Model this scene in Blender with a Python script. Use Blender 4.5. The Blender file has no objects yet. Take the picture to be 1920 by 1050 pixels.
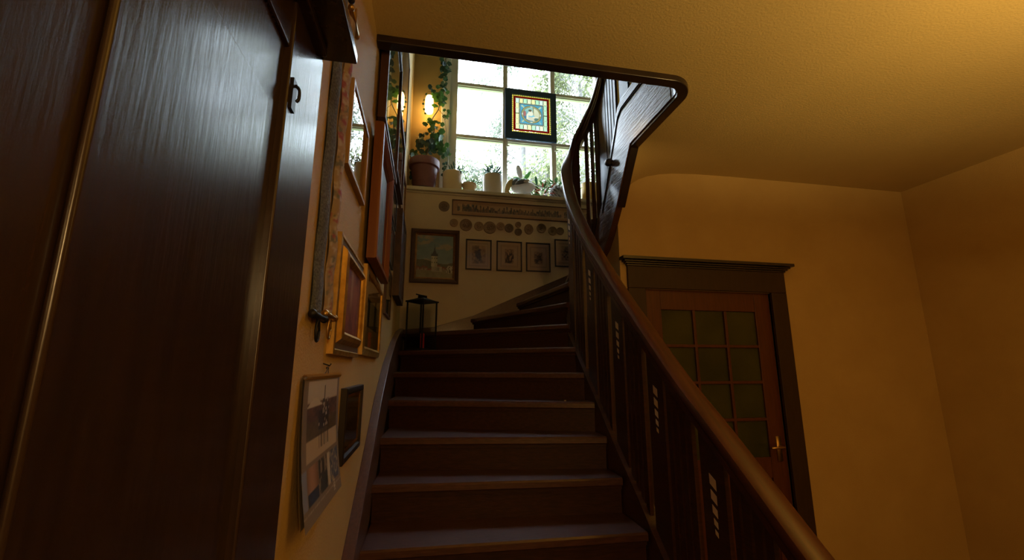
import bpy, math, random
from mathutils import Vector, Matrix
R = math.radians
rng = random.Random(7)
S = bpy.context.scene
COL = S.collection
# ------------------------------------------------------------------ camera
cd = bpy.data.cameras.new('camera'); cam = bpy.data.objects.new('camera', cd); COL.objects.link(cam)
cd.sensor_fit = 'HORIZONTAL'; cd.sensor_width = 36; cd.lens = 815/1920*36
cd.clip_start = .02
cam.location = (0, 0, 0); cam.rotation_euler = (R(90+11.445), 0, R(-10.957))
S.camera = cam
# ------------------------------------------------------------------ world, exposure
W = bpy.data.worlds.new('sky'); S.world = W; W.use_nodes = True
bg = W.node_tree.nodes['Background']; bg.inputs[0].default_value = (.74, .87, 1, 1); bg.inputs[1].default_value = 15.0
S.view_settings.view_transform = 'Standard'; S.view_settings.look = 'None'
S.view_settings.gamma = 1; S.view_settings.use_curve_mapping = False
S.view_settings.exposure = 0
S.cycles.use_denoising = True
S.cycles.max_bounces = 10; S.cycles.transparent_max_bounces = 16
S.cycles.sample_clamp_indirect = 4
HALL_UPLIGHT = 95.0
REAR_FILL = 42.0
SCONCE = 1.0
# ------------------------------------------------------------------ materials
MATS = {}
SGK = .30   # density of the stained glass
def mat(name, color, rough=.6, metal=0, noise=None, bump=0, bscale=60, coat=0, spec=.5, trans=None, emit=None, estr=0, stretch=(1,1,1)):
    """noise=(color2, scale, detail) mixes a second colour by noise in object space"""
    m = bpy.data.materials.new(name); m.use_nodes = True; nt = m.node_tree; b = nt.nodes['Principled BSDF']
    b.inputs['Base Color'].default_value = (*color, 1); b.inputs['Roughness'].default_value = rough
    b.inputs['Metallic'].default_value = metal; b.inputs['Coat Weight'].default_value = coat; b.inputs['Coat Roughness'].default_value = .15
    b.inputs['Specular IOR Level'].default_value = spec
    if noise or bump:
        tc = nt.nodes.new('ShaderNodeTexCoord'); mp = nt.nodes.new('ShaderNodeMapping'); mp.inputs['Scale'].default_value = stretch
        nt.links.new(tc.outputs['Object'], mp.inputs[0])
    if noise:
        n = nt.nodes.new('ShaderNodeTexNoise'); n.inputs['Scale'].default_value = noise[1]; n.inputs['Detail'].default_value = noise[2]
        nt.links.new(mp.outputs[0], n.inputs['Vector'])
        cr = nt.nodes.new('ShaderNodeValToRGB'); cr.color_ramp.elements[0].position = .35; cr.color_ramp.elements[1].position = .68
        cr.color_ramp.elements[0].color = (*color, 1); cr.color_ramp.elements[1].color = (*noise[0], 1)
        nt.links.new(n.outputs[0], cr.inputs[0]); nt.links.new(cr.outputs[0], b.inputs['Base Color'])
    if bump:
        n2 = nt.nodes.new('ShaderNodeTexNoise'); n2.inputs['Scale'].default_value = bscale; n2.inputs['Detail'].default_value = 4
        nt.links.new(mp.outputs[0], n2.inputs['Vector'])
        bp = nt.nodes.new('ShaderNodeBump'); bp.inputs['Strength'].default_value = bump; bp.inputs['Distance'].default_value = .01
        nt.links.new(n2.outputs[0], bp.inputs['Height']); nt.links.new(bp.outputs[0], b.inputs['Normal'])
    if emit: b.inputs['Emission Color'].default_value = (*emit, 1); b.inputs['Emission Strength'].default_value = estr
    if trans:
        t = nt.nodes.new('ShaderNodeBsdfTranslucent'); t.inputs[0].default_value = (*trans[0], 1)
        mx = nt.nodes.new('ShaderNodeMixShader'); mx.inputs[0].default_value = trans[1]
        nt.links.new(b.outputs[0], mx.inputs[1]); nt.links.new(t.outputs[0], mx.inputs[2])
        nt.links.new(mx.outputs[0], nt.nodes['Material Output'].inputs[0])
    MATS[name] = m; return m
def glassmat(name, tint=(1,1,1), refl=1.0, rough=.01):
    m = bpy.data.materials.new(name); m.use_nodes = True; nt = m.node_tree; nt.nodes.remove(nt.nodes['Principled BSDF'])
    t = nt.nodes.new('ShaderNodeBsdfTransparent'); t.inputs[0].default_value = (*tint, 1)
    g = nt.nodes.new('ShaderNodeBsdfGlossy'); g.inputs['Roughness'].default_value = rough; g.inputs[0].default_value = (refl, refl, refl, 1)
    f = nt.nodes.new('ShaderNodeFresnel'); f.inputs[0].default_value = 1.45
    mx = nt.nodes.new('ShaderNodeMixShader')
    nt.links.new(f.outputs[0], mx.inputs[0]); nt.links.new(t.outputs[0], mx.inputs[1]); nt.links.new(g.outputs[0], mx.inputs[2])
    nt.links.new(mx.outputs[0], nt.nodes['Material Output'].inputs[0]); MATS[name] = m; return m
def colmat(name, rough=.55, translucent=0, bump=0):
    m = bpy.data.materials.new(name); m.use_nodes = True; nt = m.node_tree; b = nt.nodes['Principled BSDF']
    a = nt.nodes.new('ShaderNodeVertexColor'); a.layer_name = 'Col'
    nt.links.new(a.outputs[0], b.inputs['Base Color']); b.inputs['Roughness'].default_value = rough
    if translucent:
        t = nt.nodes.new('ShaderNodeBsdfTranslucent'); nt.links.new(a.outputs[0], t.inputs[0])
        mx = nt.nodes.new('ShaderNodeMixShader'); mx.inputs[0].default_value = translucent
        nt.links.new(b.outputs[0], mx.inputs[1]); nt.links.new(t.outputs[0], mx.inputs[2]); nt.links.new(mx.outputs[0], nt.nodes['Material Output'].inputs[0])
    if bump:
        n2 = nt.nodes.new('ShaderNodeTexNoise'); n2.inputs['Scale'].default_value = 90
        bp = nt.nodes.new('ShaderNodeBump'); bp.inputs['Strength'].default_value = bump; bp.inputs['Distance'].default_value = .004
        nt.links.new(n2.outputs[0], bp.inputs['Height']); nt.links.new(bp.outputs[0], b.inputs['Normal'])
    MATS[name] = m; return m

mat('ochre', (.50, .34, .125), .75, noise=((.54, .375, .145), 3, 3), bump=.25, bscale=140)
mat('ceil', (.58, .43, .17), .8, noise=((.61, .455, .19), 2, 3), bump=.2, bscale=90)
mat('greywall', (.54, .43, .30), .8, noise=((.58, .465, .325), 3, 3), bump=.25, bscale=140)
mat('sillpaint', (.52, .46, .36), .5)
mat('winpaint', (.76, .74, .70), .5, noise=((.8, .78, .75), 8, 2))
mat('wood', (.030, .0095, .005), .36, noise=((.058, .02, .009), 9, 6), stretch=(1, 1, 14), coat=.15, bump=.1, bscale=30)
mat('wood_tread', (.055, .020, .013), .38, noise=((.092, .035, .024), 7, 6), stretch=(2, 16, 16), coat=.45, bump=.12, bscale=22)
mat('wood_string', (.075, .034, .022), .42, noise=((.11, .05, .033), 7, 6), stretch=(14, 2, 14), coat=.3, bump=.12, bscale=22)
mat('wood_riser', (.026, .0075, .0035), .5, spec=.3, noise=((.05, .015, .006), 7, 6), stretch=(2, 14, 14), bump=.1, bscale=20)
mat('wood_rail', (.052, .013, .006), .3, noise=((.09, .023, .009), 8, 5), stretch=(8, 1, 1), coat=.3)
mat('wood_fascia', (.065, .026, .014), .32, noise=((.09, .037, .018), 5, 6), stretch=(6, 1, 9), coat=.6, bump=.35, bscale=9)
mat('wood_black', (.016, .010, .009), .3, noise=((.028, .016, .012), 8, 4), coat=.2)
mat('wood_door', (.075, .020, .006), .4, noise=((.11, .03, .009), 6, 6), stretch=(10, 1, 1))
mat('wood_casing', (.030, .013, .004), .55, noise=((.04, .018, .006), 6, 5), stretch=(8, 8, 1))
mat('wood_gloss', (.03, .017, .012), .27, noise=((.045, .024, .016), 9, 5), stretch=(6, 6, .6), coat=.25, bump=.06, bscale=20)
mat('groove', (.012, .007, .006), .9, spec=.1)
mat('inlay', (.75, .58, .36), .4)
mat('gold', (.74, .47, .13), .38, metal=.8, noise=((.5, .29, .07), 30, 3))
mat('gold_dark', (.30, .15, .045), .4, metal=.5, noise=((.2, .09, .03), 25, 3))
mat('orange_wood', (.26, .085, .018), .4, noise=((.18, .055, .012), 12, 5), stretch=(1, 1, .15))
mat('red_wood', (.12, .025, .012), .38)
mat('light_wood', (.42, .26, .11), .45, noise=((.34, .2, .08), 16, 4))
mat('brown_frame', (.07, .028, .016), .45)
mat('black_frame', (.018, .013, .011), .4)
mat('cream_mat', (.62, .5, .34), .8)
mat('grey_mat', (.5, .42, .3), .8)
mat('backing', (.10, .07, .05), .9)
mat('iron', (.012, .013, .017), .45, metal=.3)
mat('brass', (.5, .32, .12), .35, metal=.9)
mat('steel', (.45, .45, .45), .3, metal=1)
mat('candle', (.85, .03, .025), .4)
mat('terracotta', (.135, .045, .045), .55, noise=((.165, .06, .06), 12, 3))
mat('saucer', (.05, .03, .035), .5)
mat('beige_pot', (.66, .52, .33), .5, trans=((.25, .17, .07), .2))
mat('white_pot', (.72, .64, .55), .45, trans=((.25, .18, .1), .2))
mat('yellow_pot', (.68, .42, .08), .45, trans=((.3, .18, .03), .3))
mat('porcelain', (.8, .77, .75), .35, noise=((.66, .66, .7), 14, 2), trans=((.8, .75, .7), .25))
mat('porcelain_yellow', (.72, .6, .28), .35, trans=((.3, .25, .1), .25))
mat('porcelain_grey', (.12, .14, .18), .4)
mat('soil', (.03, .02, .012), .95)
mat('leaf', (.045, .12, .05), .45, noise=((.07, .17, .06), 30, 2), trans=((.05, .15, .03), .2))
mat('leaf_dark', (.03, .075, .06), .45, trans=((.03, .09, .04), .15))
mat('leaf_bright', (.09, .24, .06), .45, trans=((.08, .2, .03), .3))
mat('leaf_red', (.5, .1, .07), .5, trans=((.2, .05, .03), .3))
mat('stem', (.09, .07, .035), .7)
mat('wicker', (.16, .15, .15), .6)
mat('wicker_light', (.4, .38, .36), .6)
mat('clay', (.27, .18, .115), .6, noise=((.2, .13, .085), 30, 3))
mat('clay_dark', (.17, .115, .08), .6)
mat('clay_light', (.33, .225, .14), .6)
mat('velvet', (.062, .072, .082), .9, noise=((.15, .165, .18), 160, 2), bump=.4, bscale=220)
mat('carving', (.05, .026, .017), .55, noise=((.08, .04, .025), 14, 4), bump=.5, bscale=30)
mat('embroid_edge', (.25, .17, .09), .9)
mat('paper', (.22, .17, .12), .6)
mat('navy', (.018, .045, .10), .45)
mat('lead', (.02, .02, .02), .5)
for n, c in dict(sg_red=(.75, .035, .03), sg_yellow=(.85, .55, .06), sg_pale=(.80, .78, .42), sg_green=(.42, .62, .38), sg_cream=(.86, .83, .62), sg_amber=(.85, .66, .25), sg_white=(.9, .92, .85), sg_grey=(.62, .68, .6), sg_blue=(.10, .38, .5)).items():
    c = tuple(SGK*x for x in c); mat(n, c, .35, trans=(c, .8))
mat('bark', (.13, .12, .115), .9, noise=((.2, .19, .18), 6, 4))
mat('leaf_out', (.095, .12, .07), .6, noise=((.18, .17, .06), .5, 2), trans=((.175, .21, .09), .55))
mat('leaf_out2', (.10, .12, .10), .6, noise=((.135, .145, .10), .4, 2), trans=((.17, .195, .135), .55))
mat('grass', (.12, .2, .06), .9, noise=((.2, .25, .08), .6, 4))
mat('floorboard', (.07, .035, .02), .4, noise=((.1, .05, .025), 4, 5), stretch=(1, 10, 1))
mat('white_ceil', (.6, .55, .45), .8)
mat('shade', (.9, .7, .4), .5, emit=(1, .68, .24), estr=8)
mat('globe', (.9, .8, .6), .5, emit=(1, .62, .22), estr=2.5)
mat('cream_wood', (.6, .5, .36), .5)
glassmat('glass'); glassmat('glass_win', (.97, .99, 1)); glassmat('glass_lantern', (.9, .93, .95), .6)
mat('glass_obscure', (.06, .062, .018), .22, noise=((.028, .034, .012), 2.2, 3), bump=.5, bscale=14, spec=.35)
colmat('print', .6); colmat('canvas', .5, bump=.4); colmat('textile', .95, bump=.5); colmat('roundel', .4, translucent=.8)

# ------------------------------------------------------------------ mesh helpers
class MB:
    def __init__(s): s.v = []; s.f = []; s.c = None
    def add(s, vs, fs):
        o = len(s.v); s.v += [tuple(p) for p in vs]; s.f += [tuple(i+o for i in f) for f in fs]; return s
    def box(s, x0, x1, y0, y1, z0, z1):
        return s.add([(x0,y0,z0),(x1,y0,z0),(x1,y1,z0),(x0,y1,z0),(x0,y0,z1),(x1,y0,z1),(x1,y1,z1),(x0,y1,z1)],
                     [(0,3,2,1),(4,5,6,7),(0,1,5,4),(1,2,6,5),(2,3,7,6),(3,0,4,7)])
    def prism(s, poly, z0, z1):
        n = len(poly)
        a = sum(poly[i][0]*poly[(i+1)%n][1]-poly[(i+1)%n][0]*poly[i][1] for i in range(n))
        if a < 0: poly = poly[::-1]
        f = [tuple(range(n-1,-1,-1)), tuple(range(n,2*n))] + [(i,(i+1)%n,n+(i+1)%n,n+i) for i in range(n)]
        return s.add([(x,y,z0) for x,y in poly]+[(x,y,z1) for x,y in poly], f)
    def tube(s, pts, r, n=8, cap=True):
        pts = [Vector(p) for p in pts]; m = len(pts); vs = []; u = None
        for i, p in enumerate(pts):
            t = (pts[min(i+1,m-1)]-pts[max(i-1,0)]).normalized()
            if u is None: u = t.orthogonal().normalized()
            u = (u - t*u.dot(t)).normalized(); w = t.cross(u); rr = r[i] if isinstance(r, (list, tuple)) else r
            vs += [p+(u*math.cos(2*math.pi*k/n)+w*math.sin(2*math.pi*k/n))*rr for k in range(n)]
        fs = [(i*n+k, i*n+(k+1)%n, (i+1)*n+(k+1)%n, (i+1)*n+k) for i in range(m-1) for k in range(n)]
        if cap: fs += [tuple(range(n-1,-1,-1)), tuple((m-1)*n+k for k in range(n))]
        return s.add(vs, fs)
    def lathe(s, prof, c=(0,0,0), n=28, axis='z'):
        vs = []; m = len(prof)
        for r, h in prof:
            for k in range(n):
                a = 2*math.pi*k/n; q = (r*math.cos(a), r*math.sin(a), h)
                if axis == 'y': q = (q[0], -q[2], q[1])   # height points to -y
                if axis == 'x': q = (q[2], q[0], q[1])
                vs.append((q[0]+c[0], q[1]+c[1], q[2]+c[2]))
        fs = [(i*n+k, i*n+(k+1)%n, (i+1)*n+(k+1)%n, (i+1)*n+k) for i in range(m-1) for k in range(n)]
        return s.add(vs, fs)
    def ellipsoid(s, c, rad, n=16, m=10, rot=None):
        vs = []
        for i in range(m+1):
            th = math.pi*i/m
            for k in range(n):
                a = 2*math.pi*k/n; q = Vector((rad[0]*math.sin(th)*math.cos(a), rad[1]*math.sin(th)*math.sin(a), rad[2]*math.cos(th)))
                if rot is not None: q = rot @ q
                vs.append(q+Vector(c))
        return s.add(vs, [(i*n+k, (i+1)*n+k, (i+1)*n+(k+1)%n, i*n+(k+1)%n) for i in range(m) for k in range(n)])
    def build(s, name, m, parent=None, org=None, smooth=False, bevel=0, seg=2, cols=None):
        if parent is not None: o3 = ROOT[parent.name]
        else: o3 = Vector(org) if org else Vector((0,0,0))
        me = bpy.data.meshes.new(name); me.from_pydata([(Vector(p)-o3)[:] for p in s.v], [], s.f); me.update()
        if m: me.materials.append(MATS[m] if isinstance(m, str) else m)
        if smooth: me.polygons.foreach_set('use_smooth', [True]*len(me.polygons))
        if cols:
            a = me.color_attributes.new('Col', 'FLOAT_COLOR', 'POINT')
            a.data.foreach_set('color', [x for c in cols for x in (*c, 1)])
        o = bpy.data.objects.new(name, me); COL.objects.link(o)
        if parent is not None: o.parent = parent
        else: o.location = o3
        ROOT[o.name] = o3
        if bevel:
            b = o.modifiers.new('bevel', 'BEVEL'); b.width = bevel; b.segments = seg; b.limit_method = 'ANGLE'; b.angle_limit = R(40)
            if not smooth: me.polygons.foreach_set('use_smooth', [True]*len(me.polygons)); b.harden_normals = True
        return o
ROOT = {}
def empty(name, loc):
    o = bpy.data.objects.new(name, None); COL.objects.link(o); o.location = loc; o.empty_display_size = .1; ROOT[o.name] = Vector(loc); return o
def tag(o, label=None, cat=None, group=None, kind=None):
    if label: o['label'] = label
    if cat: o['category'] = cat
    if group: o['group'] = group
    if kind: o['kind'] = kind
    return o
def struct(name, mb, m, label, **k):
    o = mb.build(name, m, **k); o['kind'] = 'structure'; o['label'] = label; return o
def crom(pts, n=6):
    pts = [Vector(p) for p in pts]; out = []
    for i in range(len(pts)-1):
        p0 = pts[max(i-1,0)]; p1 = pts[i]; p2 = pts[i+1]; p3 = pts[min(i+2,len(pts)-1)]
        for k in range(n):
            t = k/n; out.append(.5*((2*p1)+(p2-p0)*t+(2*p0-5*p1+4*p2-p3)*t*t+(3*p1-p0-3*p2+p3)*t**3))
    out.append(pts[-1]); return out
def lerp(a, b, t): return tuple(x+(y-x)*t for x, y in zip(a, b))
def interp(tab, x):
    if x <= tab[0][0]: return tab[0][1]
    for (a, va), (b, vb) in zip(tab, tab[1:]):
        if x <= b: return va+(vb-va)*(x-a)/(b-a)
    return tab[-1][1]
def hsh(i, j, s=0):
    x = math.sin(i*127.1+j*311.7+s*74.7)*43758.5453; return x-math.floor(x)
def vnoise(x, y, s=0):
    i, j = math.floor(x), math.floor(y); fx, fy = x-i, y-j; fx = fx*fx*(3-2*fx); fy = fy*fy*(3-2*fy)
    a = hsh(i,j,s)*(1-fx)+hsh(i+1,j,s)*fx; b = hsh(i,j+1,s)*(1-fx)+hsh(i+1,j+1,s)*fx
    return a*(1-fy)+b*fy
def fbm(x, y, s=0): return .5*vnoise(x,y,s)+.3*vnoise(2.1*x,2.1*y,s+3)+.2*vnoise(4.3*x,4.3*y,s+7)
def sm(a, b, x):
    t = max(0, min(1, (x-a)/(b-a))) if a != b else float(x > a); return t*t*(3-2*t)

# ================================================================== STRUCTURE
XW = -.28; YL = 4.5; YU = 4.85; ZF = -1.605; ZC = 1.5; ZU = 1.895; ZT = 4.7; XR = 4.0; YB = -2.4; YD = 2.85; XS = 2.55
b = MB(); b.box(XW-.15, XW, YB, YU+.15, ZF, ZT); struct('wall_left', b, 'ochre', 'ochre plastered wall beside the stairs hung with pictures')
b = MB(); b.box(XW, XS, YL, YU, ZF, 1.856); struct('wall_back_lower', b, 'greywall', 'dim greyish ochre wall below the window ledge')
b = MB()
WX0, WX1, WZ0, WZ1 = .16, 2.16, 1.905, 4.2
b.box(XW, WX0, YU, YU+.2, 1.856, ZT); b.box(WX1, XS+.15, YU, YU+.2, 1.856, ZT); b.box(WX0, WX1, YU, YU+.2, WZ1, ZT); b.box(XW, XS+.15, YU, YU+.2, ZF, 1.905)
struct('wall_back_upper', b, 'ochre', 'ochre wall around the tall window above the ledge')
b = MB(); b.box(XS, XS+.15, YD+.12, YU, ZF, ZT); struct('wall_stair_right', b, 'ochre', 'ochre wall closing the upper flight')
# wall with the glazed door, its opening and its return
DX0, DX1, DZ1 = 1.525, 2.56, .56
b = MB(); b.box(1.345, DX0, YD, YD+.12, ZF, 1.55); b.box(DX1, XR, YD, YD+.12, ZF, ZT); b.box(DX0, DX1, YD, YD+.12, DZ1, 1.55)
struct('wall_door', b, 'ochre', 'ochre wall with the glazed wooden door, right of the stairs')
b = MB(); b.box(1.345, 1.42, YD+.12, 3.35, ZF, 1.0); struct('wall_return', b, 'ochre', 'narrow wall end beneath the upper flight')
b = MB(); b.box(1.42, XS, 4.0, 4.05, ZF, 1.0); struct('wall_room_beyond', b, 'greywall', 'wall of the dark room behind the glazed door')
b = MB(); b.box(XR, XR+.15, YB, YD+.12, ZF, ZT); struct('wall_right', b, 'ochre', 'ochre hall wall on the far right')
b = MB(); b.box(XW-.15, XR+.15, YB-.15, YB, ZF, ZT); struct('wall_front', b, 'ochre', 'ochre hall wall behind the viewer')
b = MB(); b.box(XW, XR, YB, YL, ZF-.1, ZF); struct('floor', b, 'floorboard', 'dark floorboards of the lower hall')
b = MB(); b.box(XW-.15, XR+.15, YB-.15, YU+.2, ZT, ZT+.1); struct('ceiling_upper', b, 'white_ceil', 'ceiling of the upper floor')
# ceiling of the hall: flat, warped down beside the upper flight
def zsoff(x, y):
    if y < 2.42: return ZC
    st = interp([(2.42, 0), (2.5, .01), (2.6, .10), (2.75, .31), (2.85, .42)], y)
    return ZC - st*math.exp(-((max(0, x-1.36))/.13)**.8)*.78
b = MB()
xs = [XW, .3, .8, 1.2, 1.36, 1.40, 1.44, 1.48, 1.53, 1.6, 1.7, 1.82, 2.0, 2.3, 3, XR]; ys = [YB, -1, 0, 1, 1.6, 1.835, 1.95, 2.2, 2.42, 2.5, 2.55, 2.6, 2.65, 2.7, 2.75, 2.8, 2.85]
idx = {}
for i, x in enumerate(xs):
    for j, y in enumerate(ys): idx[i, j] = len(b.v); b.v.append((x, y, zsoff(x, y)))
for i in range(len(xs)-1):
    for j in range(len(ys)-1):
        if xs[i+1] <= 1.361 and ys[j] >= 1.83: continue
        b.f.append((idx[i,j], idx[i,j+1], idx[i+1,j+1], idx[i+1,j]))
o0 = len(b.v); b.v.append((1.3601, 1.8349, ZC)); _n = 10
for i in range(_n+1):
    a = math.pi/2*i/_n; b.v.append((1.21+.125*math.cos(a), 1.965-.125*math.sin(a), ZC))
b.v.append((1.21, 1.8349, ZC)); b.v.append((1.3601, 1.965, ZC))
b.f += [(o0, o0+2+i, o0+1+i) for i in range(_n)] + [(o0, o0+_n+2, o0+_n+1), (o0, o0+1, o0+_n+3)]
struct('ceiling', b, 'ceil', 'ochre plaster ceiling curving down to the upper flight', smooth=True)
b = MB(); b.box(XW, XR, YB, 1.835, ZU-.2, ZU); b.box(1.355, XR, 1.835, 2.62, ZU-.2, ZU); struct('floor_upper', b, 'floorboard', 'floor of the upper landing')

# ================================================================== WINDOW
t = empty('window_1', (1.16, YU, WZ0)); tag(t, 'tall nine-pane window with painted frame looking onto trees', kind='structure')
cx = [.255, .85, 1.473, 2.07]; cz = [2.0, 2.75, 3.455, 4.13]
b = MB(); b.box(WX0, cx[0], YU-.01, YU+.09, WZ0, WZ1); b.box(cx[3], WX1, YU-.01, YU+.09, WZ0, WZ1); b.box(cx[0], cx[3], YU-.01, YU+.09, WZ0, cz[0]); b.box(cx[0], cx[3], YU-.01, YU+.09, cz[3], WZ1)
b.build('frame', 'winpaint', t, bevel=.006)
for s0, s1 in ((.065, .165), (2.155, 2.25)):
    b = MB(); b.box(s0, s1, YU-.028, YU, WZ0, WZ1+.08); b.build('casing', 'winpaint', t, bevel=.008)
b = MB(); b.box(.065, 2.25, YU-.03, YU, WZ1, WZ1+.09); b.build('head_casing', 'winpaint', t, bevel=.008)
for x in cx[1:3]:
    b = MB(); b.box(x-.03, x+.03, YU-.012, YU+.07, cz[0], cz[3]); b.build('mullion', 'winpaint', t, bevel=.006)
for i in range(3):
    xa, xb = cx[i]+(.03 if i else 0), cx[i+1]-(.03 if i < 2 else 0)
    for z in cz[1:3]:
        b = MB(); b.box(xa, xb, YU+.005, YU+.06, z-.026, z+.026); b.box(xa, xb, YU-.012, YU+.01, z-.012, z+.030); b.build('glazing_bar', 'winpaint', t, bevel=.004)
    for j in range(3):
        za, zb = cz[j]+(.026 if j else 0), cz[j+1]-(.026 if j < 2 else 0)
        b = MB(); b.add([(xa,YU+.035,za),(xb,YU+.035,za),(xb,YU+.035,zb),(xa,YU+.035,zb)], [(0,1,2,3)]); b.build('pane', 'glass_win', t)
b = MB()
for z in (cz[1]-.045, cz[1]-.015):
    pass
for x in (.87, 1.49): b.box(x-.01, x+.01, YU-.03, YU-.012, cz[1]-.09, cz[1]-.02); b.box(x-.008, x+.03, YU-.04, YU-.03, cz[1]-.09, cz[1]-.075)
b.build('catch', 'winpaint', t)
b = MB(); b.box(XW, XS, YL-.045, YU, 1.862, 1.905); b.box(XW, XS, YL-.018, YL+.02, 1.842, 1.862)
tag(b.build('window_sill', 'sillpaint', org=(1, YL, 1.86), bevel=.008), 'deep painted ledge under the window carrying plant pots', kind='structure')

# ================================================================== STAIRCASE
RISE = .175
def zk(k): return -.73+RISE*(k-1)
NR = {-3: (1.015, .86), -2: (1.015, 1.14), -1: (1.015, 1.43), 0: (1.015, 1.72), 1: (1.015, 2.0), 2: (1.015, 2.245), 3: (1.015, 2.43), 4: (1.015, 2.60), 5: (1.015, 2.765), 6: (1.015, 2.92), 7: (1.015, 3.06),
      8: (1.035, 3.16), 9: (1.075, 3.225), 10: (1.13, 3.255), 11: (1.19, 3.26), 12: (1.26, 3.24), 13: (1.33, 3.18), 14: (1.36, 3.03), 15: (1.36, 2.85), 16: (1.36, 2.62)}
NL = {-3: (-.235, .84), -2: (-.235, 1.135), -1: (-.235, 1.43), 0: (-.235, 1.725), 1: (-.235, 2.03), 2: (-.235, 2.34), 3: (-.235, 2.625), 4: (-.235, 3.03), 5: (-.235, 3.43), 6: (-.235, 3.87), 7: (-.235, 4.24),
      8: (.43, 4.455), 9: (.91, 4.455), 10: (1.42, 4.455), 11: (1.98, 4.455), 12: (2.53, 4.2), 13: (2.53, 3.65), 14: (2.53, 3.25), 15: (2.53, 2.93), 16: (2.53, 2.62)}
COR = {7: (-.235, 4.455), 11: (2.53, 4.455)}
st = empty('staircase', (.4, .84, ZF)); tag(st, 'dark stained wooden staircase winding to the right below the window', 'staircase')
def off(k, d):
    """nosing line k moved by d uphill"""
    r, l = Vector((*NR[k], 0)), Vector((*NL[k], 0)); t = (l-r).normalized(); n = Vector((t.y, -t.x, 0))
    return (r+n*d).to_2d(), (l+n*d).to_2d()
for k in range(-3, 16):
    r0, l0 = NR[k], NL[k]; r1, l1 = off(k+1, .055)
    z = zk(k)
    # rounded nosing: three stacked outlines
    poly = [r0, tuple(r1), tuple(l1)] + ([COR[k]] if k in COR else []) + [l0]
    a0, b0 = off(k, .006)
    poly_in = [tuple(a0), tuple(r1), tuple(l1)] + ([COR[k]] if k in COR else []) + [tuple(b0)]
    b = MB(); n = len(poly)
    def ccw(p):
        return p if sum(p[i][0]*p[(i+1)%n][1]-p[(i+1)%n][0]*p[i][1] for i in range(n)) > 0 else p[::-1]
    pa, pb = ccw(poly), ccw(poly_in)
    rings = [(pb, z-.04), (pa, z-.034), (pa, z-.009), (pb, z)]
    for p, zz in rings: b.v += [(x, y, zz) for x, y in p]
    b.f += [tuple(range(n-1,-1,-1)), tuple(range(3*n, 4*n))]
    for q in range(3): b.f += [(q*n+i, q*n+(i+1)%n, (q+1)*n+(i+1)%n, (q+1)*n+i) for i in range(n)]
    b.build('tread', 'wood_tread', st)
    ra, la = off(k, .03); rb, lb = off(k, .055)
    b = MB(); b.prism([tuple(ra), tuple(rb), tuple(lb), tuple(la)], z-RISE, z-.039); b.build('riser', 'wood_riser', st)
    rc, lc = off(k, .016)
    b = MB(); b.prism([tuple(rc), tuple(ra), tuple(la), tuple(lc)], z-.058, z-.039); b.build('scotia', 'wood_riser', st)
# wall strings
def ribbon(path, th, name, m, parent, bevel=.004, side=0):
    """path of (x, y, zbottom, ztop): a board of thickness th bent along it; side shifts it left (+) or right (-)"""
    b = MB(); n = len(path)
    for i, (x, y, z0, z1) in enumerate(path):
        t = Vector((path[min(i+1,n-1)][0]-path[max(i-1,0)][0], path[min(i+1,n-1)][1]-path[max(i-1,0)][1])).normalized(); nn = Vector((-t.y, t.x))
        for d, z in ((.5, z0), (-.5, z0), (-.5, z1), (.5, z1)):
            q = Vector((x, y))+nn*(d*th+side); b.v.append((q.x, q.y, z))
    for i in range(n-1):
        for k in range(4): b.f.append((i*4+k, i*4+(k+1)%4, (i+1)*4+(k+1)%4, (i+1)*4+k))
    b.f += [(0,3,2,1), tuple((n-1)*4+k for k in range(4))]
    return b.build(name, m, parent, bevel=bevel) if name else b
lt = [(.7, -1.42), (1.86, -.685), (2.28, -.40), (2.62, -.16), (3.0, .03), (3.5, .20), (4.0, .32), (4.47, .385)]
lt = [(XW+.0225, y, z-.32, z) for y, z in lt]
ribbon([lt[0][:2]+(ZF, lt[0][3])]+lt[1:], .045, 'wall_string', 'wood_string', st)
bt = [(XW, YL-.022, .06, .37), (.06, YL-.022, .09, .405), (.46, YL-.022, .2, .53), (.92, YL-.022, .38, .745), (1.48, YL-.022, .6, .995), (2.53, YL-.022, .9, 1.4)]
ribbon(bt, .045, 'wall_string', 'wood_string', st)

# inner string: lower flight, wrap around the narrow well, upper flight, opening edge
WCX, WCY, WR = 1.185, 3.08, .135
def arc(n=14): return [(WCX-WR*math.cos(math.pi*i/n), WCY+WR*math.sin(math.pi*i/n)) for i in range(n+1)]
ARC = arc()
XA, XB = WCX-WR, WCX+WR   # 1.05, 1.32
def ztop_low(y): return interp([(.7, -1.80), (1.893, -.793), (2.086, -.625), (2.333, -.425), (2.612, -.177), (2.877, .054), (3.08, .235)], y)
p = [(XA, y, max(ZF, ztop_low(y)-.33), ztop_low(y)) for y in (.86, 1.2, 1.5, 1.893, 2.086, 2.333, 2.612, 2.877, 3.02)]
for i, (x, y) in enumerate(ARC):
    f = i/14; p.append((x, y, -.09+.93*f**1.1, .235+.93*f))
up = [(3.0, .88, 1.27), (2.9, .97, 1.44), (2.75, 1.14, 1.70), (2.66, 1.26, 1.86), (2.6, 1.35, 1.895), (2.5, 1.485, 1.895), (2.2, 1.485, 1.895), (1.985, 1.485, 1.895)]
p += [(XB, y, a, c) for y, a, c in up]
ribbon(p, .05, 'inner_string', 'wood_fascia', st)
q = [(XB-.11+.11*math.cos(a), 1.965-.11*math.sin(a), 1.485, 1.895) for a in [math.pi/2*i/8 for i in range(9)]]
q = [(XB, 1.99, 1.485, 1.895)]+q+[(.6, 1.855, 1.485, 1.895), (XW, 1.855, 1.485, 1.895)]
ribbon(q, .045, 'opening_fascia', 'wood_fascia', st)
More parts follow.
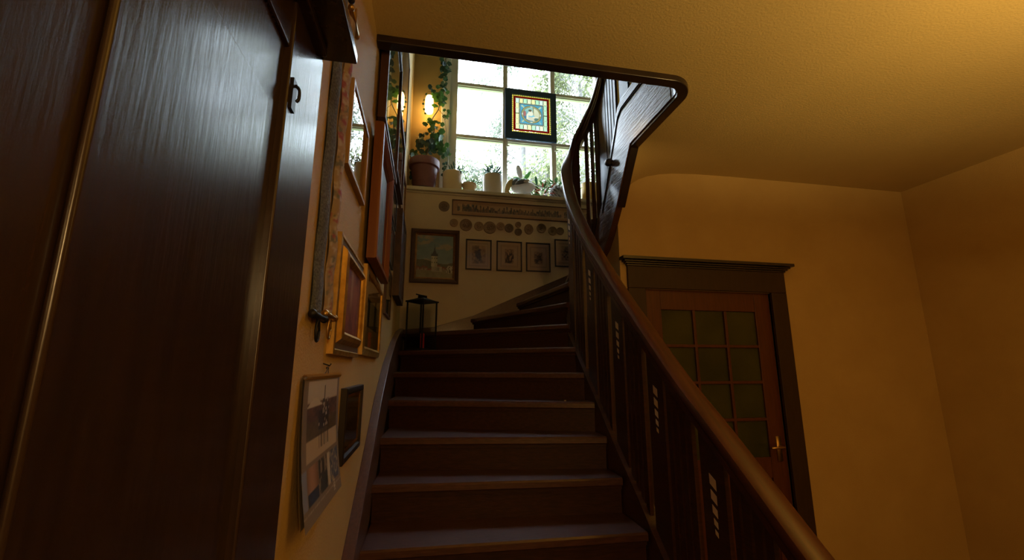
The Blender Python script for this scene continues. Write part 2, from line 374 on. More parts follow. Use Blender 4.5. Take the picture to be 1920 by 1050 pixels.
# string cap on the lower flight, groove mouldings on the fascia
cp = [(XA, y, ztop_low(y)-.004, ztop_low(y)+.016) for y in (.86, 1.2, 1.5, 1.893, 2.086, 2.333, 2.612, 2.877, 3.02)]
for i, (x, y) in enumerate(ARC[::2]): cp.append((x, y, .235+.93*i/7-.004, .235+.93*i/7+.016))
ribbon(cp, .068, 'string_cap', 'wood', st)
for dz in (.075, .093):
    ribbon([(XB-.0265, y, c-dz-.006, c-dz) for y, a, c in up], .006, 'groove_bead', 'groove', st, bevel=0)
# dark trim around the opening's lower edge
tr = [(XB+.012, 2.75, 1.125, 1.165), (XB+.012, 2.6, 1.335, 1.375), (XB+.012, 2.5, 1.465, 1.51), (XB+.012, 2.2, 1.465, 1.51), (XB+.012, 1.98, 1.465, 1.51)]
tr += [(XB-.11+.122*math.cos(a), 1.965-.122*math.sin(a), 1.465, 1.51) for a in [math.pi/2*i/10 for i in range(11)]] + [(.6, 1.843, 1.465, 1.51), (XW, 1.843, 1.465, 1.51)]
ribbon(tr, .058, 'opening_trim', 'wood_black', st, bevel=.006)
# turned knob on the fascia
b = MB(); b.lathe([(.0, -.055), (.018, -.052), (.03, -.035), (.03, -.02), (.022, -.012), (.022, .0)], (XB-.025, 2.79, 1.49), 8, 'x'); b.build('pendant_knob', 'wood_black', st)
# panelling below the lower string
b = MB(); b.prism([(.86, ZF), (3.05, ZF), (3.05, -.1), (.86, ztop_low(.86)-.2)], 0, .02)
b.v = [(XA-.01+z, x, y) for x, y, z in b.v]; b.f = [f[::-1] for f in b.f]; b.build('side_panel', 'wood', st)

# ------------------------------------------------------------------ balustrade
ba = empty('stair_balustrade', (XA, .84, ZF)); tag(ba, 'dark wooden balustrade with sweeping handrail, slat balusters and square inlays', 'balustrade')
railpts = [(XA, .86, -.72), (XA, 1.15, -.50), (XA, 1.478, -.242), (XA, 1.706, -.07), (XA, 1.949, .139), (XA, 2.279, .432), (XA, 2.612, .757), (XA, 2.895, 1.077), (XA+.004, 3.06, 1.31),
           (1.075, 3.19, 1.55), (1.125, 3.245, 1.72), (1.19, 3.24, 1.89), (1.262, 3.17, 2.04), (1.305, 3.06, 2.16), (XB, 2.94, 2.29), (XB, 2.8, 2.46), (XB, 2.65, 2.64), (XB, 2.5, 2.76), (XB, 2.3, 2.8), (XB, 2.05, 2.8), (1.29, 1.93, 2.8), (1.2, 1.86, 2.8), (.8, 1.855, 2.8), (.2, 1.855, 2.8), (XW, 1.855, 2.8)]
RAIL = crom(railpts, 6)
_h = [(.028, -.046), (.030, -.030), (.036, -.028), (.037, -.014), (.032, -.011), (.032, -.004), (.044, .000), (.047, .012), (.042, .030), (.030, .037)]
prof = [(-a, c) for a, c in _h[::1]][::-1]; prof = _h + [(-a, c) for a, c in _h[::-1]]
prof = prof[::1]
b = MB(); n = len(prof)
for i, pnt in enumerate(RAIL):
    t = (RAIL[min(i+1, len(RAIL)-1)]-RAIL[max(i-1, 0)]).normalized(); s = t.cross(Vector((0,0,1))).normalized(); u = s.cross(t)
    b.v += [(pnt+s*a+u*c)[:] for a, c in prof]
for i in range(len(RAIL)-1):
    for k in range(n): b.f.append((i*n+k, (i+1)*n+k, (i+1)*n+(k+1)%n, i*n+(k+1)%n))
b.f += [tuple(range(n)), tuple((len(RAIL)-1)*n+k for k in range(n-1, -1, -1))]
ob = b.build('handrail', 'wood_rail', ba, smooth=True); ob.modifiers.new('es', 'EDGE_SPLIT').split_angle = R(42)
# path of string tops with arc length
STR = [Vector((x, y, c)) for x, y, a, c in p] + [Vector((x, y, c)) for x, y, a, c in q[1:]]
cum = [0]
for a, c in zip(STR, STR[1:]): cum.append(cum[-1]+(c-a).to_2d().length)
rc = [0]
for a, c in zip(RAIL, RAIL[1:]): rc.append(rc[-1]+(c-a).to_2d().length)
def along(s):
    for i in range(len(cum)-1):
        if s <= cum[i+1] or i == len(cum)-2:
            f = (s-cum[i])/max(1e-9, cum[i+1]-cum[i]); pt = STR[i].lerp(STR[i+1], f); t = (STR[i+1]-STR[i]); t.z = 0; return pt, t.normalized()
def rail_z(pt):
    best = None
    for i in range(len(RAIL)-1):
        a, c = RAIL[i].to_2d(), RAIL[i+1].to_2d(); d = c-a; L = d.length_squared
        f = max(0, min(1, (pt.to_2d()-a).dot(d)/max(L, 1e-9))); dist = (a+d*f-pt.to_2d()).length
        if best is None or dist < best[0]-1e-4: best = (dist, RAIL[i].z+(RAIL[i+1].z-RAIL[i].z)*f)
    return best[1]
def upright(name, s, w, th, m='wood'):
    """vertical bar of width w centred at arc length s: its foot and head follow string and rail"""
    b = MB()
    for d in (-.5, .5):
        pt, t = along(s+d*w); nn = Vector((-t.y, t.x, 0)); zr = rail_z(pt)-.03
        for e in (-.5, .5):
            for z in (pt.z-.01, zr): qq = pt+nn*(e*th); b.v.append((qq.x, qq.y, z))
    b.f = [(0,1,3,2), (4,6,7,5), (0,4,5,1), (2,3,7,6), (0,2,6,4), (1,5,7,3)]
    return b.build(name, m, ba)
Y0 = .86
def s_of_y(y): return y-Y0
boards = [s_of_y(y) for y in (1.14, 1.53, 1.905, 2.285, 2.675, 3.065)]
WB = .135
def inlaid(s, zofs, side, shear=.55, wb=WB):
    o = upright('baluster_board', s, wb, .016); pt, t = along(s); nn = Vector((-t.y, t.x, 0)); zc = rail_z(pt)
    z = zc-zofs
    for sz in (.036, .032, .027, .021, .016):
        for sg in (side,):
            b = MB()
            for d in (.0075, .0088):
                for du, dv in ((-1,-1), (1,-1), (1,1), (-1,1)):
                    qq = pt + t*(du*sz*.5) + nn*(sg*d); b.v.append((qq.x, qq.y, z+dv*sz*.5+du*sz*.5*shear))
            b.f = [(0,1,2,3), (7,6,5,4)] + [(i, i+4, (i+1)%4+4, (i+1)%4) for i in range(4)]
            b.build('inlay', 'inlay', o)
        z -= sz*1.28+.006
    return o
# left side of the walking line is -x on the lower flight: side +1 is the left normal
for s in boards: inlaid(s, .205, 1)
for a, c in zip(boards, boards[1:]):
    g = c-a; m0 = (a+c)/2
    for d in (-.0705, -.0235, .0235, .0705): upright('baluster', m0+d+.010, .033, .018)
for d in (-.0705, -.0235, .0235): upright('baluster', boards[0]-.17+d, .033, .018)
LW = cum[9-1] if False else None
s_arc0 = cum[8]; s_arc1 = cum[9+14]
inlaid(s_arc0+.51*(s_arc1-s_arc0), .26, 1, 0, .078)
for f, w_ in ((.72, .03), (.825, .03), (.955, .055)): upright('baluster', s_arc0+f*(s_arc1-s_arc0), w_, .018)
s_up = [s_arc1+.10, s_arc1+.50]
inlaid(s_up[0], .24, 1, 0)
for d in (.2, .25, .3, .35): upright('baluster', s_arc1+d, .033, .018)
for j in range(3):
    inlaid(s_arc1+.50+.4*j, .24, 1, 0)
    for d in (.15, .2, .25): upright('baluster', s_arc1+.5+.4*j+d, .033, .024)
send = cum[-1]
s0 = s_arc1+1.7
while s0 < send-.05: upright('baluster', s0, .033, .024); s0 += .11
# starting newel
b = MB(); b.box(XA-.055, XA+.055, .745, .855, ZF, -.62); b.box(XA-.07, XA+.07, .73, .87, ZF, ZF+.2); b.box(XA-.07, XA+.07, .73, .87, -.62, -.585); b.add([(XA-.055,.745,-.585),(XA+.055,.745,-.585),(XA+.055,.855,-.585),(XA-.055,.855,-.585),(XA,.8,-.53)], [(0,1,4),(1,2,4),(2,3,4),(3,0,4)])
b.build('newel_post', 'wood', ba, bevel=.006)

# ================================================================== DOORS
def panel_board(name, b, m, par, bev=.004): return b.build(name, m, par, bevel=bev)
t = empty('door_1', (2.04, YD, ZF)); tag(t, 'reddish brown wooden door with small obscured green glass panes', kind='structure')
b = MB(); b.box(DX0, 1.655, YD+.015, YD+.055, ZF+.01, DZ1); b.build('stile', 'wood_door', t, bevel=.004)
b = MB(); b.box(2.43, DX1, YD+.015, YD+.055, ZF+.01, DZ1); b.build('stile', 'wood_door', t, bevel=.004)
for z0, z1 in ((.415, DZ1), (-.76, -.62), (ZF+.01, ZF+.25)):
    b = MB(); b.box(1.655, 2.43, YD+.016, YD+.054, z0, z1); b.build('rail', 'wood_door', t, bevel=.004)
b = MB(); b.box(1.655, 2.43, YD+.028, YD+.042, ZF+.25, -.76); b.build('lower_panel', 'wood_door', t)
pcx = [1.655, 1.913, 2.172, 2.43]; pcz = [-.62, -.362, -.103, .156, .415]
for x in pcx[1:3]: b = MB(); b.box(x-.011, x+.011, YD+.012, YD+.05, -.62, .415); b.build('glazing_bar', 'wood_door', t, bevel=.004)
for z in pcz[1:4]: b = MB(); b.box(1.655, 2.43, YD+.014, YD+.048, z-.011, z+.011); b.build('glazing_bar', 'wood_door', t, bevel=.004)
for i in range(3):
    for j in range(4):
        b = MB(); b.box(pcx[i]+.011*(i > 0), pcx[i+1]-.011*(i < 2), YD+.03, YD+.034, pcz[j]+.011*(j > 0), pcz[j+1]-.011*(j < 3)); b.build('pane', 'glass_obscure', t)
for z in (.2, -1.2):
    b = MB(); b.tube([(DX0+.002, YD+.008, z-.055), (DX0+.002, YD+.008, z+.055)], .008, 8); b.ellipsoid((DX0+.002, YD+.008, z+.06), (.008,.008,.009), 8, 6); b.build('hinge', 'steel', t)
b = MB(); b.tube([(2.5, YD+.015, -.55), (2.5, YD-.04, -.55), (2.39, YD-.045, -.55)], .009, 8); b.box(2.48, 2.52, YD+.008, YD+.016, -.65, -.48); b.build('handle', 'brass', t, smooth=True)
t = empty('trim_1', (2.04, YD, ZF)); tag(t, 'dark brown door surround with moulded cornice, right of the stairs', kind='structure')
for x0, x1 in ((1.392, DX0), (DX1, DX1+.133)): b = MB(); b.box(x0, x1, YD-.022, YD+.02, ZF, .562); b.build('jamb_casing', 'wood_casing', t, bevel=.004)
b = MB(); b.box(1.392, DX1+.133, YD-.022, YD, .562, .735); b.build('head_board', 'wood_casing', t, bevel=.004)
b = MB()
for x0, z0, z1, d in ((1.385, .722, .735, .03), (1.372, .735, .748, .042), (1.358, .748, .762, .055), (1.338, .762, .785, .075)): b.box(x0, 2*2.0425-x0, YD-d, YD, z0, z1)
b.build('cornice', 'wood_black', t, bevel=.003)

# door in the left wall, close to the viewer
t = empty('trim_2', (XW, .4, ZF)); tag(t, 'dark glossy door surround with overhanging cornice at the left edge', kind='structure')
b = MB(); b.box(XW, XW+.025, .74, .935, ZF, .68); b.build('jamb_casing', 'wood_gloss', t, bevel=.004)
b = MB(); b.box(XW, XW+.025, -.33, -.17, ZF, .68); b.build('jamb_casing', 'wood_gloss', t, bevel=.004)
b = MB(); b.box(XW, XW+.02, -.17, .78, .56, .68); b.build('head_board', 'wood_gloss', t, bevel=.004)
b = MB(); b.box(XW, XW+.1, -.37, .922, .675, .70); b.box(XW, XW+.085, -.36, .91, .70, .735); b.box(XW, XW+.07, -.375, .90, .735, .76); b.build('cornice', 'wood_gloss', t, bevel=.003)
b = MB(); b.box(XW, XW+.045, -.34, .885, .655, .675); b.build('cornice_moulding', 'wood_gloss', t, bevel=.004)
t = empty('door_2', (XW, .3, ZF)); tag(t, 'dark panelled door at the left edge', kind='structure')
b = MB(); b.box(XW, XW+.012, -.17, .78, ZF, .56); b.build('leaf', 'wood_gloss', t)
for z0, z1 in ((-1.4, -.75), (-.6, .42)):
    for y0, y1 in ((-.06, .26), (.36, .68)): b = MB(); b.box(XW+.012, XW+.02, y0, y1, z0, z1); b.build('panel', 'wood_gloss', t, bevel=.004)
# small black hook on the casing
t = empty('coat_hook', (XW+.025, .765, .46)); tag(t, 'small black metal hook screwed to the glossy door casing', 'hook')
b = MB(); b.box(XW+.025, XW+.029, .752, .772, .45, .51); b.build('plate', 'iron', t)
b = MB(); b.tube(crom([(XW+.029, .762, .50), (XW+.036, .762, .492), (XW+.037, .762, .475), (XW+.033, .762, .468)]), .003, 6); b.build('hook', 'iron', t, smooth=True)

# ================================================================== PICTURES
def wallmap(wall, u, v, w):
    return (XW+w, u, v) if wall == 'L' else (u, YL-w, v)
def frame_sweep(u0, u1, v0, v1, profile, wall):
    """profile of (inset, height over wall); closed loop around the rectangle"""
    b = MB(); n = len(profile)
    for d, w in profile:
        for u, v in ((u0+d, v0+d), (u1-d, v0+d), (u1-d, v1-d), (u0+d, v1-d)): b.v.append(wallmap(wall, u, v, w))
    for i in range(n-1):
        for k in range(4): b.f.append((i*4+k, i*4+(k+1)%4, (i+1)*4+(k+1)%4, (i+1)*4+k))
    return b
def print_grid(u0, u1, v0, v1, w, wall, fn, nx, ny, wob=None):
    b = MB(); cols = []
    for j in range(ny+1):
        for i in range(nx+1):
            a, c = i/nx, j/ny; ww = w+(wob(a, c) if wob else 0)
            b.v.append(wallmap(wall, u0+(u1-u0)*a, v0+(v1-v0)*c, ww)); cols.append(fn(a, c))
    for j in range(ny):
        for i in range(nx):
            o = j*(nx+1)+i; b.f.append((o, o+1, o+nx+2, o+nx+1))
    return b, cols
def picture(name, label, wall, u0, u1, v0, v1, prof, fmat, fn, nx=30, ny=36, fw=None, inner=None, matw=0, matm='cream_mat', glass=False, canvas='print', cat='picture', group=None, back=.0, w_img=.008):
    """prof: outer frame profile; inner: (profile, material) of an inner slip"""
    uc, vc = (u0+u1)/2, v0
    t = empty(name, wallmap(wall, uc, vc, 0)); tag(t, label, cat, group)
    frame_sweep(u0, u1, v0, v1, prof, wall).build('frame', fmat, t)
    fw = prof[-1][0]
    b = MB(); cs = [wallmap(wall, u, v, w) for w in (back, max(back+.003, w_img-.003)) for u, v in ((u0+.003, v0+.003), (u1-.003, v0+.003), (u1-.003, v1-.003), (u0+.003, v1-.003))]
    b.add(cs, [(0,3,2,1), (4,5,6,7), (0,1,5,4), (1,2,6,5), (2,3,7,6), (3,0,4,7)]); b.build('backing', 'backing', t)
    d = fw
    if inner:
        pr, im = inner; frame_sweep(u0+d, u1-d, v0+d, v1-d, pr, wall).build('inner_slip', im, t); d += pr[-1][0]
    if matw:
        frame_sweep(u0+d, u1-d, v0+d, v1-d, [(0, w_img+.003), (matw, w_img+.003), (matw+.002, w_img)], wall).build('mat_board', matm, t); d += matw+.001
    b, c = print_grid(u0+d, u1-d, v0+d, v1-d, w_img, wall, fn, nx, ny); b.build('image', canvas, t, cols=c, smooth=True)
    if glass:
        b = MB(); g = fw; b.add([wallmap(wall, u, v, w_img+.006) for u, v in ((u0+g, v0+g), (u1-g, v0+g), (u1-g, v1-g), (u0+g, v1-g))], [(0,1,2,3)]); b.build('glass', 'glass', t)
    return t
def flat(fw, h, lip=.006): return [(0, 0), (0, h), (fw*.35, h*1.0), (fw-lip, h*.82), (fw, h*.6), (fw, .004)]
def box_prof(fw, h, w0=0): return [(0, w0), (0, h-.002), (.002, h), (fw-.002, h), (fw, h-.002), (fw, .004)]

# -------- painting with the church
def church(u, v):
    n = fbm(u*5, v*9, 1); c = lerp((.16, .2, .2), (.115, .17, .2), v)
    cl = sm(.52, .72, fbm(u*3.2+2, v*7, 5)); c = lerp(c, (.27, .21, .14), cl*.75)
    hill = .36+.05*math.sin(u*5+1)+.02*vnoise(u*14, 1)
    if v < hill: c = lerp((.06, .065, .045), (.11, .1, .07), fbm(u*14, v*16, 3))
    if v < .30:
        h = hsh(int(u*13), 3); roof = .20+.09*h
        if v < roof: c = lerp((.24, .2, .15), (.12, .07, .05), hsh(int(u*26), int(v*30), 9))
        if roof-.035 < v < roof: c = (.15, .055, .035)
    if v < .165: c = lerp((.21, .18, .13), (.14, .13, .08), fbm(u*10, v*14, 8))
    if abs(u-.56) < .14-.04*(v > .26) and .14 < v < .30: c = (.26, .23, .18) if v < .26 else (.15, .06, .04)
    if .50 < u < .64 and .16 < v < .24 and abs(((u-.50)*22) % 1-.5) < .22: c = (.07, .06, .05)
    if abs(u-.49) < .082 and .26 < v < .53:
        c = (.36, .33, .26) if u < .50 else (.27, .25, .2)
        if (.44 < v < .47 or .34 < v < .365) and abs(((u-.40)*16) % 1-.5) < .2: c = (.05, .045, .04)
    if .50 < v < .80:
        wdt = .095*(1-(v-.5)/.18) if v < .64 else .018*(1-(v-.64)/.16)
        if abs(u-.49) < max(wdt, 0): c = (.045, .05, .055)
    for q in (.412, .568):
        if abs(u-q) < .022*(1-(v-.5)/.09) and .5 < v < .59: c = (.045, .05, .055)
    if u > .83 and .1 < v < .29: c = (.34, .31, .25) if hsh(int(u*40), int(v*34), 2) > .35 else (.09, .07, .05)
    return tuple(1.45*x*(.85+.3*n) for x in c)
picture('church_painting', 'oil painting of a steepled church in a dark frame with gilt slip', 'B', -.205, .297, .858, 1.437, [(0, 0), (0, .03), (.012, .036), (.035, .026), (.042, .018)], 'brown_frame', church, 90, 110, inner=([(0, .018), (.006, .022), (.018, .014), (.022, .010)], 'gold_dark'), canvas='canvas')
def engraving(seed, dark=1.0, blob=(.5, .45)):
    def fn(u, v):
        n = fbm(u*7+seed*3, v*8, seed); d = math.exp(-((u-blob[0])**2*6+(v-blob[1])**2*5))
        k = max(0, min(1, (.25+.75*d)*sm(.3, .62, n)*1.35*dark)); k = max(k, .25*dark*(vnoise(u*30, v*30, seed) > .6))
        return lerp((.46, .34, .21), (.06, .048, .045), k)
    return fn
def matted(fn, mu, mv, line=True, dv=0):
    """image with a paper border and a fine ruled line, all printed on one sheet"""
    def g(u, v):
        if mu < u < 1-mu and mv+dv < v < 1-mv+dv: return fn((u-mu)/(1-2*mu), (v-mv-dv)/(1-2*mv))
        e = min(u, 1-u)/mu; e2 = min(v, 1-v)/mv
        m = min(e, e2)
        if line and (.42 < m < .52 or .62 < m < .66): return (.30, .235, .16)
        return (.47, .37, .24)
    return g
SP = [(0, 0), (0, .016), (.003, .018), (.011, .018), (.014, .012), (.014, .006)]
for (u0, u1, v0, v1, lab, fn) in (
    (.368, .645, 1.022, 1.357, 'framed print beside the church painting, showing a crowded figure scene', matted(engraving(3, 1.0, (.5, .5)), .2, .17)),
    (.700, .981, 1.020, 1.356, 'framed print with the darkest scene and a glass reflection, second from the church painting', matted(engraving(5, 1.5, (.5, .3)), .3, .24)),
    (1.026, 1.301, 1.028, 1.355, 'framed print with wide ruled borders, third from the church painting', matted(engraving(8, 1.2, (.5, .45)), .3, .27, dv=-.03)),
    (1.352, 1.628, 1.095, 1.41, 'framed print hung higher and half hidden behind the baluster boards', matted(engraving(11, 1.0), .25, .22))):
    picture('framed_print', lab, 'B', u0, u1, v0, v1, SP, 'black_frame', fn, 60, 72, glass=True, group='small framed prints below the window')
def procession(u, v):
    if not (.03 < u < .985 and .16 < v < .80): return lerp((.33, .19, .105), (.27, .155, .09), fbm(u*40, v*4, 3))
    base = lerp((.40, .25, .15), (.34, .21, .125), fbm(u*30, v*4, 1))
    i = int(u*95); h = .42+.34*hsh(i, 1); x = u*95-i
    dens = .55+.45*vnoise(u*18, 2)
    if v < h and v > .2 and hsh(i, 7) < dens+.15 and abs(x-.5) < .26+.22*hsh(i, int(v*7), 5):
        return lerp((.035, .04, .05), (.12, .07, .05), hsh(i, int(v*9), 4))
    if u < .17 and .25 < v < .78 and hsh(int(u*60), int(v*5), 2) > .5: return (.1, .115, .115)
    return base
picture('procession_frieze', 'long narrow framed frieze of many small figures under the ledge', 'B', .209, 1.775, 1.620, 1.795, [(0, 0), (0, .014), (.008, .016), (.010, .008)], 'brown_frame', procession, 420, 20)
# -------- carved round moulds
def mould(x, z, r, m, label, seed, oval=1):
    t = empty('wooden_mould', (x, YL, z)); tag(t, label, 'wooden mould', 'round carved moulds under the frieze')
    b = MB(); b.lathe([(0, .008), (r*.62, .008), (r*.68, .014), (r*.8, .008), (r*.86, .012), (r*.95, .015), (r, .010), (r, 0)], (0, 0, 0), 28, 'y')
    b.v = [(x+p[0]*oval, YL+p[1], z+p[2]) for p in b.v]; b.build('disc', m, t, smooth=True)
    b = MB(); k = 5+seed % 4
    for i in range(k):
        a = 2*math.pi*i/k+seed; b.ellipsoid((x+.36*r*math.cos(a)*oval, YL-.009, z+.36*r*math.sin(a)), (r*.17, .006, r*.14), 8, 6)
    b.ellipsoid((x, YL-.009, z), (r*.2, .008, r*.2), 10, 6); b.build('relief', m, t, smooth=True)
ML = [(.235, 1.529, .045, 'clay_light', 'smallest pale mould at the left end of the row'), (.364, 1.514, .068, 'clay', 'broad scalloped mould, second in the row'), (.505, 1.508, .052, 'clay_light', 'mould with a pale centre medallion, third in the row'),
      (.624, 1.500, .070, 'clay', 'largest mould, fourth in the row'), (.743, 1.523, .046, 'clay_light', 'pale mould just right of the largest one'), (.838, 1.508, .050, 'clay_dark', 'dark ragged mould left of the stacked pair'),
      (.940, 1.553, .034, 'clay', 'tiny upper mould of the stacked pair'), (.941, 1.470, .042, 'clay_dark', 'black lower mould of the stacked pair'), (1.060, 1.508, .060, 'clay', 'oval upright mould right of the stacked pair'),
      (1.206, 1.528, .055, 'clay', 'mould on its own above the third print'), (1.335, 1.506, .052, 'clay', 'mould third from last beside the balusters'), (1.422, 1.508, .045, 'clay_dark', 'small dark mould next to the baluster board')]
for i, (x, z, r, m, l) in enumerate(ML): mould(x, z, r, m, 'round carved '+l, i, .85 if 'oval' in l else 1)
mould(.125, 1.708, .058, 'clay_dark', 'single dark round mould left of the long frieze', 17)

# -------- left wall
def landscape(a, c2, c3, sx=6, sy=3, seed=0, vert=False):
    def fn(u, v):
        n = fbm(u*sx, v*sy, seed); m = fbm(u*sx*2+9, v*sy*2, seed+4)
        c = lerp(a, c2, sm(.3, .7, n)); return lerp(c, c3, sm(.55, .8, m)*(1-v if not vert else 1))
    return fn
picture('glazed_picture', 'pale picture in a thin light wooden frame, its glass mirroring the window', 'L', 1.328, 1.70, .625, .925, box_prof(.016, .018), 'light_wood', landscape((.30, .24, .16), (.36, .29, .2), (.2, .19, .15)), 30, 30, glass=True, matw=.03)
# big painting stands off the wall
picture('forest_painting', 'deep orange-brown framed forest painting standing off the left wall', 'L', 1.83, 2.43, .45, 1.075, [(0, .018), (0, .05), (.004, .058), (.018, .06), (.03, .052), (.045, .040), (.05, .03)], 'orange_wood',
        landscape((.06, .075, .045), (.15, .16, .12), (.26, .25, .2), 16, 4, 3, True), 50, 50, inner=([(0, .03), (.004, .036), (.012, .03), (.015, .026)], 'red_wood'), canvas='canvas', back=.02, w_img=.026)
picture('large_glazed_picture', 'large dark brown framed picture high up, cut off by the ceiling edge', 'L', 1.92, 2.70, 1.15, 1.97, [(0, .012), (0, .048), (.004, .05), (.016, .05), (.022, .044), (.026, .03)], 'brown_frame', landscape((.3, .3, .28), (.36, .36, .34), (.2, .2, .2), 3, 3, 5), 30, 30, glass=True, w_img=.034, back=.012)
picture('tall_glazed_picture', 'dark framed picture highest on the left wall next to the sconce corner', 'L', 2.74, 3.62, 1.83, 2.68, [(0, 0), (0, .032), (.004, .034), (.018, .034), (.022, .024)], 'brown_frame', landscape((.3, .3, .29), (.38, .38, .36), (.22, .22, .22), 3, 3, 6), 30, 30, glass=True, w_img=.024)
picture('dark_glazed_picture', 'dark brown framed picture hanging between two larger glazed ones', 'L', 2.74, 3.40, 1.28, 1.76, [(0, 0), (0, .045), (.004, .047), (.02, .045), (.024, .03)], 'brown_frame', landscape((.22, .22, .2), (.3, .3, .28), (.12, .12, .12), 3, 3, 7), 30, 30, glass=True, w_img=.03)
picture('gilt_painting', 'broad moulded gilt frame around a red-brown street scene', 'L', 1.325, 1.80, .040, .402, [(0, 0), (0, .018), (.012, .02), (.022, .012), (.03, .014), (.045, .03), (.06, .035), (.068, .028), (.072, .021)], 'gold',
        lambda u, v: lerp(lerp((.14, .03, .014), (.3, .09, .035), sm(.3, .7, fbm(u*7, v*3, 2))), (.42, .24, .12), sm(.12, 0, abs(u-.45))*sm(.2, .6, v)+.3*sm(.6, .8, fbm(u*9, v*9, 5))*(v < .4)), 40, 40, canvas='canvas', w_img=.02)
picture('gilt_matted_picture', 'narrow gilt frame with dark teal picture beside the broad gilt one', 'L', 1.90, 2.58, .055, .44, [(0, 0), (0, .018), (.02, .02), (.026, .022), (.034, .018), (.038, .010)], 'gold', landscape((.035, .055, .06), (.07, .09, .09), (.14, .12, .08), 4, 3, 9), 30, 30, matw=.09, matm='grey_mat', glass=True)
picture('slim_framed_print', 'slim dark framed bluish print below right of the forest painting', 'L', 2.80, 3.20, .335, .655, box_prof(.016, .016), 'brown_frame', landscape((.12, .16, .18), (.2, .24, .25), (.3, .28, .2), 5, 4, 12), 24, 24, glass=True)
picture('slim_framed_print', 'slim dark framed print right of the forest painting, middle of a column', 'L', 2.86, 3.22, .70, .98, box_prof(.016, .016), 'black_frame', landscape((.2, .22, .22), (.3, .3, .28), (.15, .15, .15), 5, 4, 14), 24, 24, glass=True)
picture('slim_framed_print', 'slim dark framed print at the top of the column below the larger pictures', 'L', 2.84, 3.26, 1.01, 1.25, box_prof(.016, .018), 'black_frame', landscape((.25, .26, .26), (.33, .33, .31), (.15, .15, .15), 5, 4, 15), 24, 24, glass=True)
picture('slim_gilt_picture', 'narrow gilt-edged picture near the corner under the window ledge', 'L', 3.5, 4.15, 1.33, 1.76, box_prof(.02, .022), 'gold_dark', landscape((.2, .15, .1), (.28, .22, .15), (.1, .08, .06), 5, 4, 16), 24, 24, glass=True)
# carved panel
t = empty('carved_panel', (XW, 3.7, .55)); tag(t, 'dark carved wooden relief panel in the corner beside the church painting', 'wood carving')
frame_sweep(3.42, 4.02, .55, 1.26, [(0, 0), (0, .05), (.03, .055), (.05, .035), (.06, .03)], 'L').build('frame', 'carving', t, bevel=0)
b, c = print_grid(3.47, 3.97, .60, 1.21, .03, 'L', lambda u, v: (0, 0, 0), 24, 28, lambda u, v: .022*fbm(u*5, v*6, 2)); b.build('relief', 'carving', t, smooth=True)
# small dark framed seascape
picture('small_seascape', 'small black framed dim landscape right of the calendar', 'L', 1.597, 1.995, -.318, -.068, [(0, 0), (0, .02), (.003, .022), (.02, .022), (.024, .016), (.026, .01)], 'black_frame',
        lambda u, v: lerp((.04, .05, .04), (.14, .13, .09), sm(.45, .6, v))if v > .35 else lerp((.10, .09, .06), (.05, .05, .04), fbm(u*6, v*12, 2)), 30, 30, glass=True, inner=([(0, .012), (.008, .014), (.012, .009)], 'gold'))
# calendar
def page(u, v):
    frame = (.20, .155, .11)
    if .10 < u < .93 and .40 < v < .965:
        a = (u-.10)/.83; c = (v-.40)/.565
        col = lerp((.52, .43, .3), (.42, .36, .27), c) if c > .50 else (.45, .35, .23)
        if .74 < c: col = (.5, .45, .38)
        if .48 < c < .72: col = lerp((.02, .018, .016), (.17, .08, .05), fbm(a*22, c*16, 3)); 
        if .66 < c < .78 and a < .45 and c < .80-abs(a-.22)*.55: col = (.55, .5, .4)
        if .26 < c < .49: col = lerp((.05, .038, .018), (.13, .09, .04), fbm(a*10, c*12, 6))
        for q, w in ((.50, .055), (.63, .055), (.40, .05)):
            if abs(a-q) < w*(1.0 if c < .62 else .6) and .33 < c < (.74 if q != .40 else .6): col = (.03, .026, .024) if hsh(int(a*40), int(c*26), 4) > .12 else (.4, .36, .3)
            if abs(abs(a-q)-.03) < .010 and .10 < c < .34: col = (.05, .04, .035)
        if abs(a-.52) < .012 and .7 < c < .92: col = (.04, .035, .03)
        return col
    if u > .945 and v > .42: return lerp((.24, .17, .17), (.12, .16, .22), fbm(v*14, u*8, 2)) if u > .955 else frame
    if .12 < v < .375:
        if u < .10: return (.2, .22, .3)
        if .11 < u < .36: return lerp((.10, .05, .03), (.36, .2, .12), sm(.2, .0, abs(u-.22))) if v > .2 else (.03, .04, .07)
        if .37 < u < .60: return (.035, .035, .03) if fbm(u*20, v*10, 2) > .4 else (.2, .16, .11)
        if .61 < u < .69: return (.46, .4, .3)
        if .69 < u < .95: return lerp((.05, .06, .12), (.4, .34, .2), hsh(int(u*60), int(v*44), 5)**3)
    if .075 < v < .085 and int(u*70) % 2 == 0: return (.42, .36, .28)
    if .75 < u < .80 and .03 < v < .12 and int(v*110) % 2 == 0: return (.5, .45, .38)
    return frame
t = empty('photo_calendar', (XW, 1.29, -.35)); tag(t, 'spiral-bound photo calendar hanging from a nail, lower pages curling forward', 'calendar')
b, c = print_grid(1.085, 1.498, -.352, -.02, .006, 'L', page, 84, 96, lambda u, v: .004+.030*(1-v)**2.2); b.build('page', 'print', t, cols=c, smooth=True)
b, c = print_grid(1.083, 1.496, -.345, -.02, .003, 'L', page, 4, 20, lambda u, v: .002+.024*(1-v)**2.2); b.build('back_sheet', 'paper', t, smooth=True)
b = MB()
for i in range(40):
    y = 1.09+i*.0103; b.tube([(XW+.010+.006*math.cos(a), y, -.021+.006*math.sin(a)) for a in [2*math.pi*j/7 for j in range(8)]], .0012, 4)
b.build('spiral_binding', 'brass', t)
b = MB(); b.tube(crom([(XW+.008, 1.25, -.018), (XW+.012, 1.285, -.012), (XW+.014, 1.30, .004), (XW+.012, 1.315, -.012), (XW+.008, 1.35, -.018)]), .0015, 5); b.build('wire_hanger', 'steel', t)
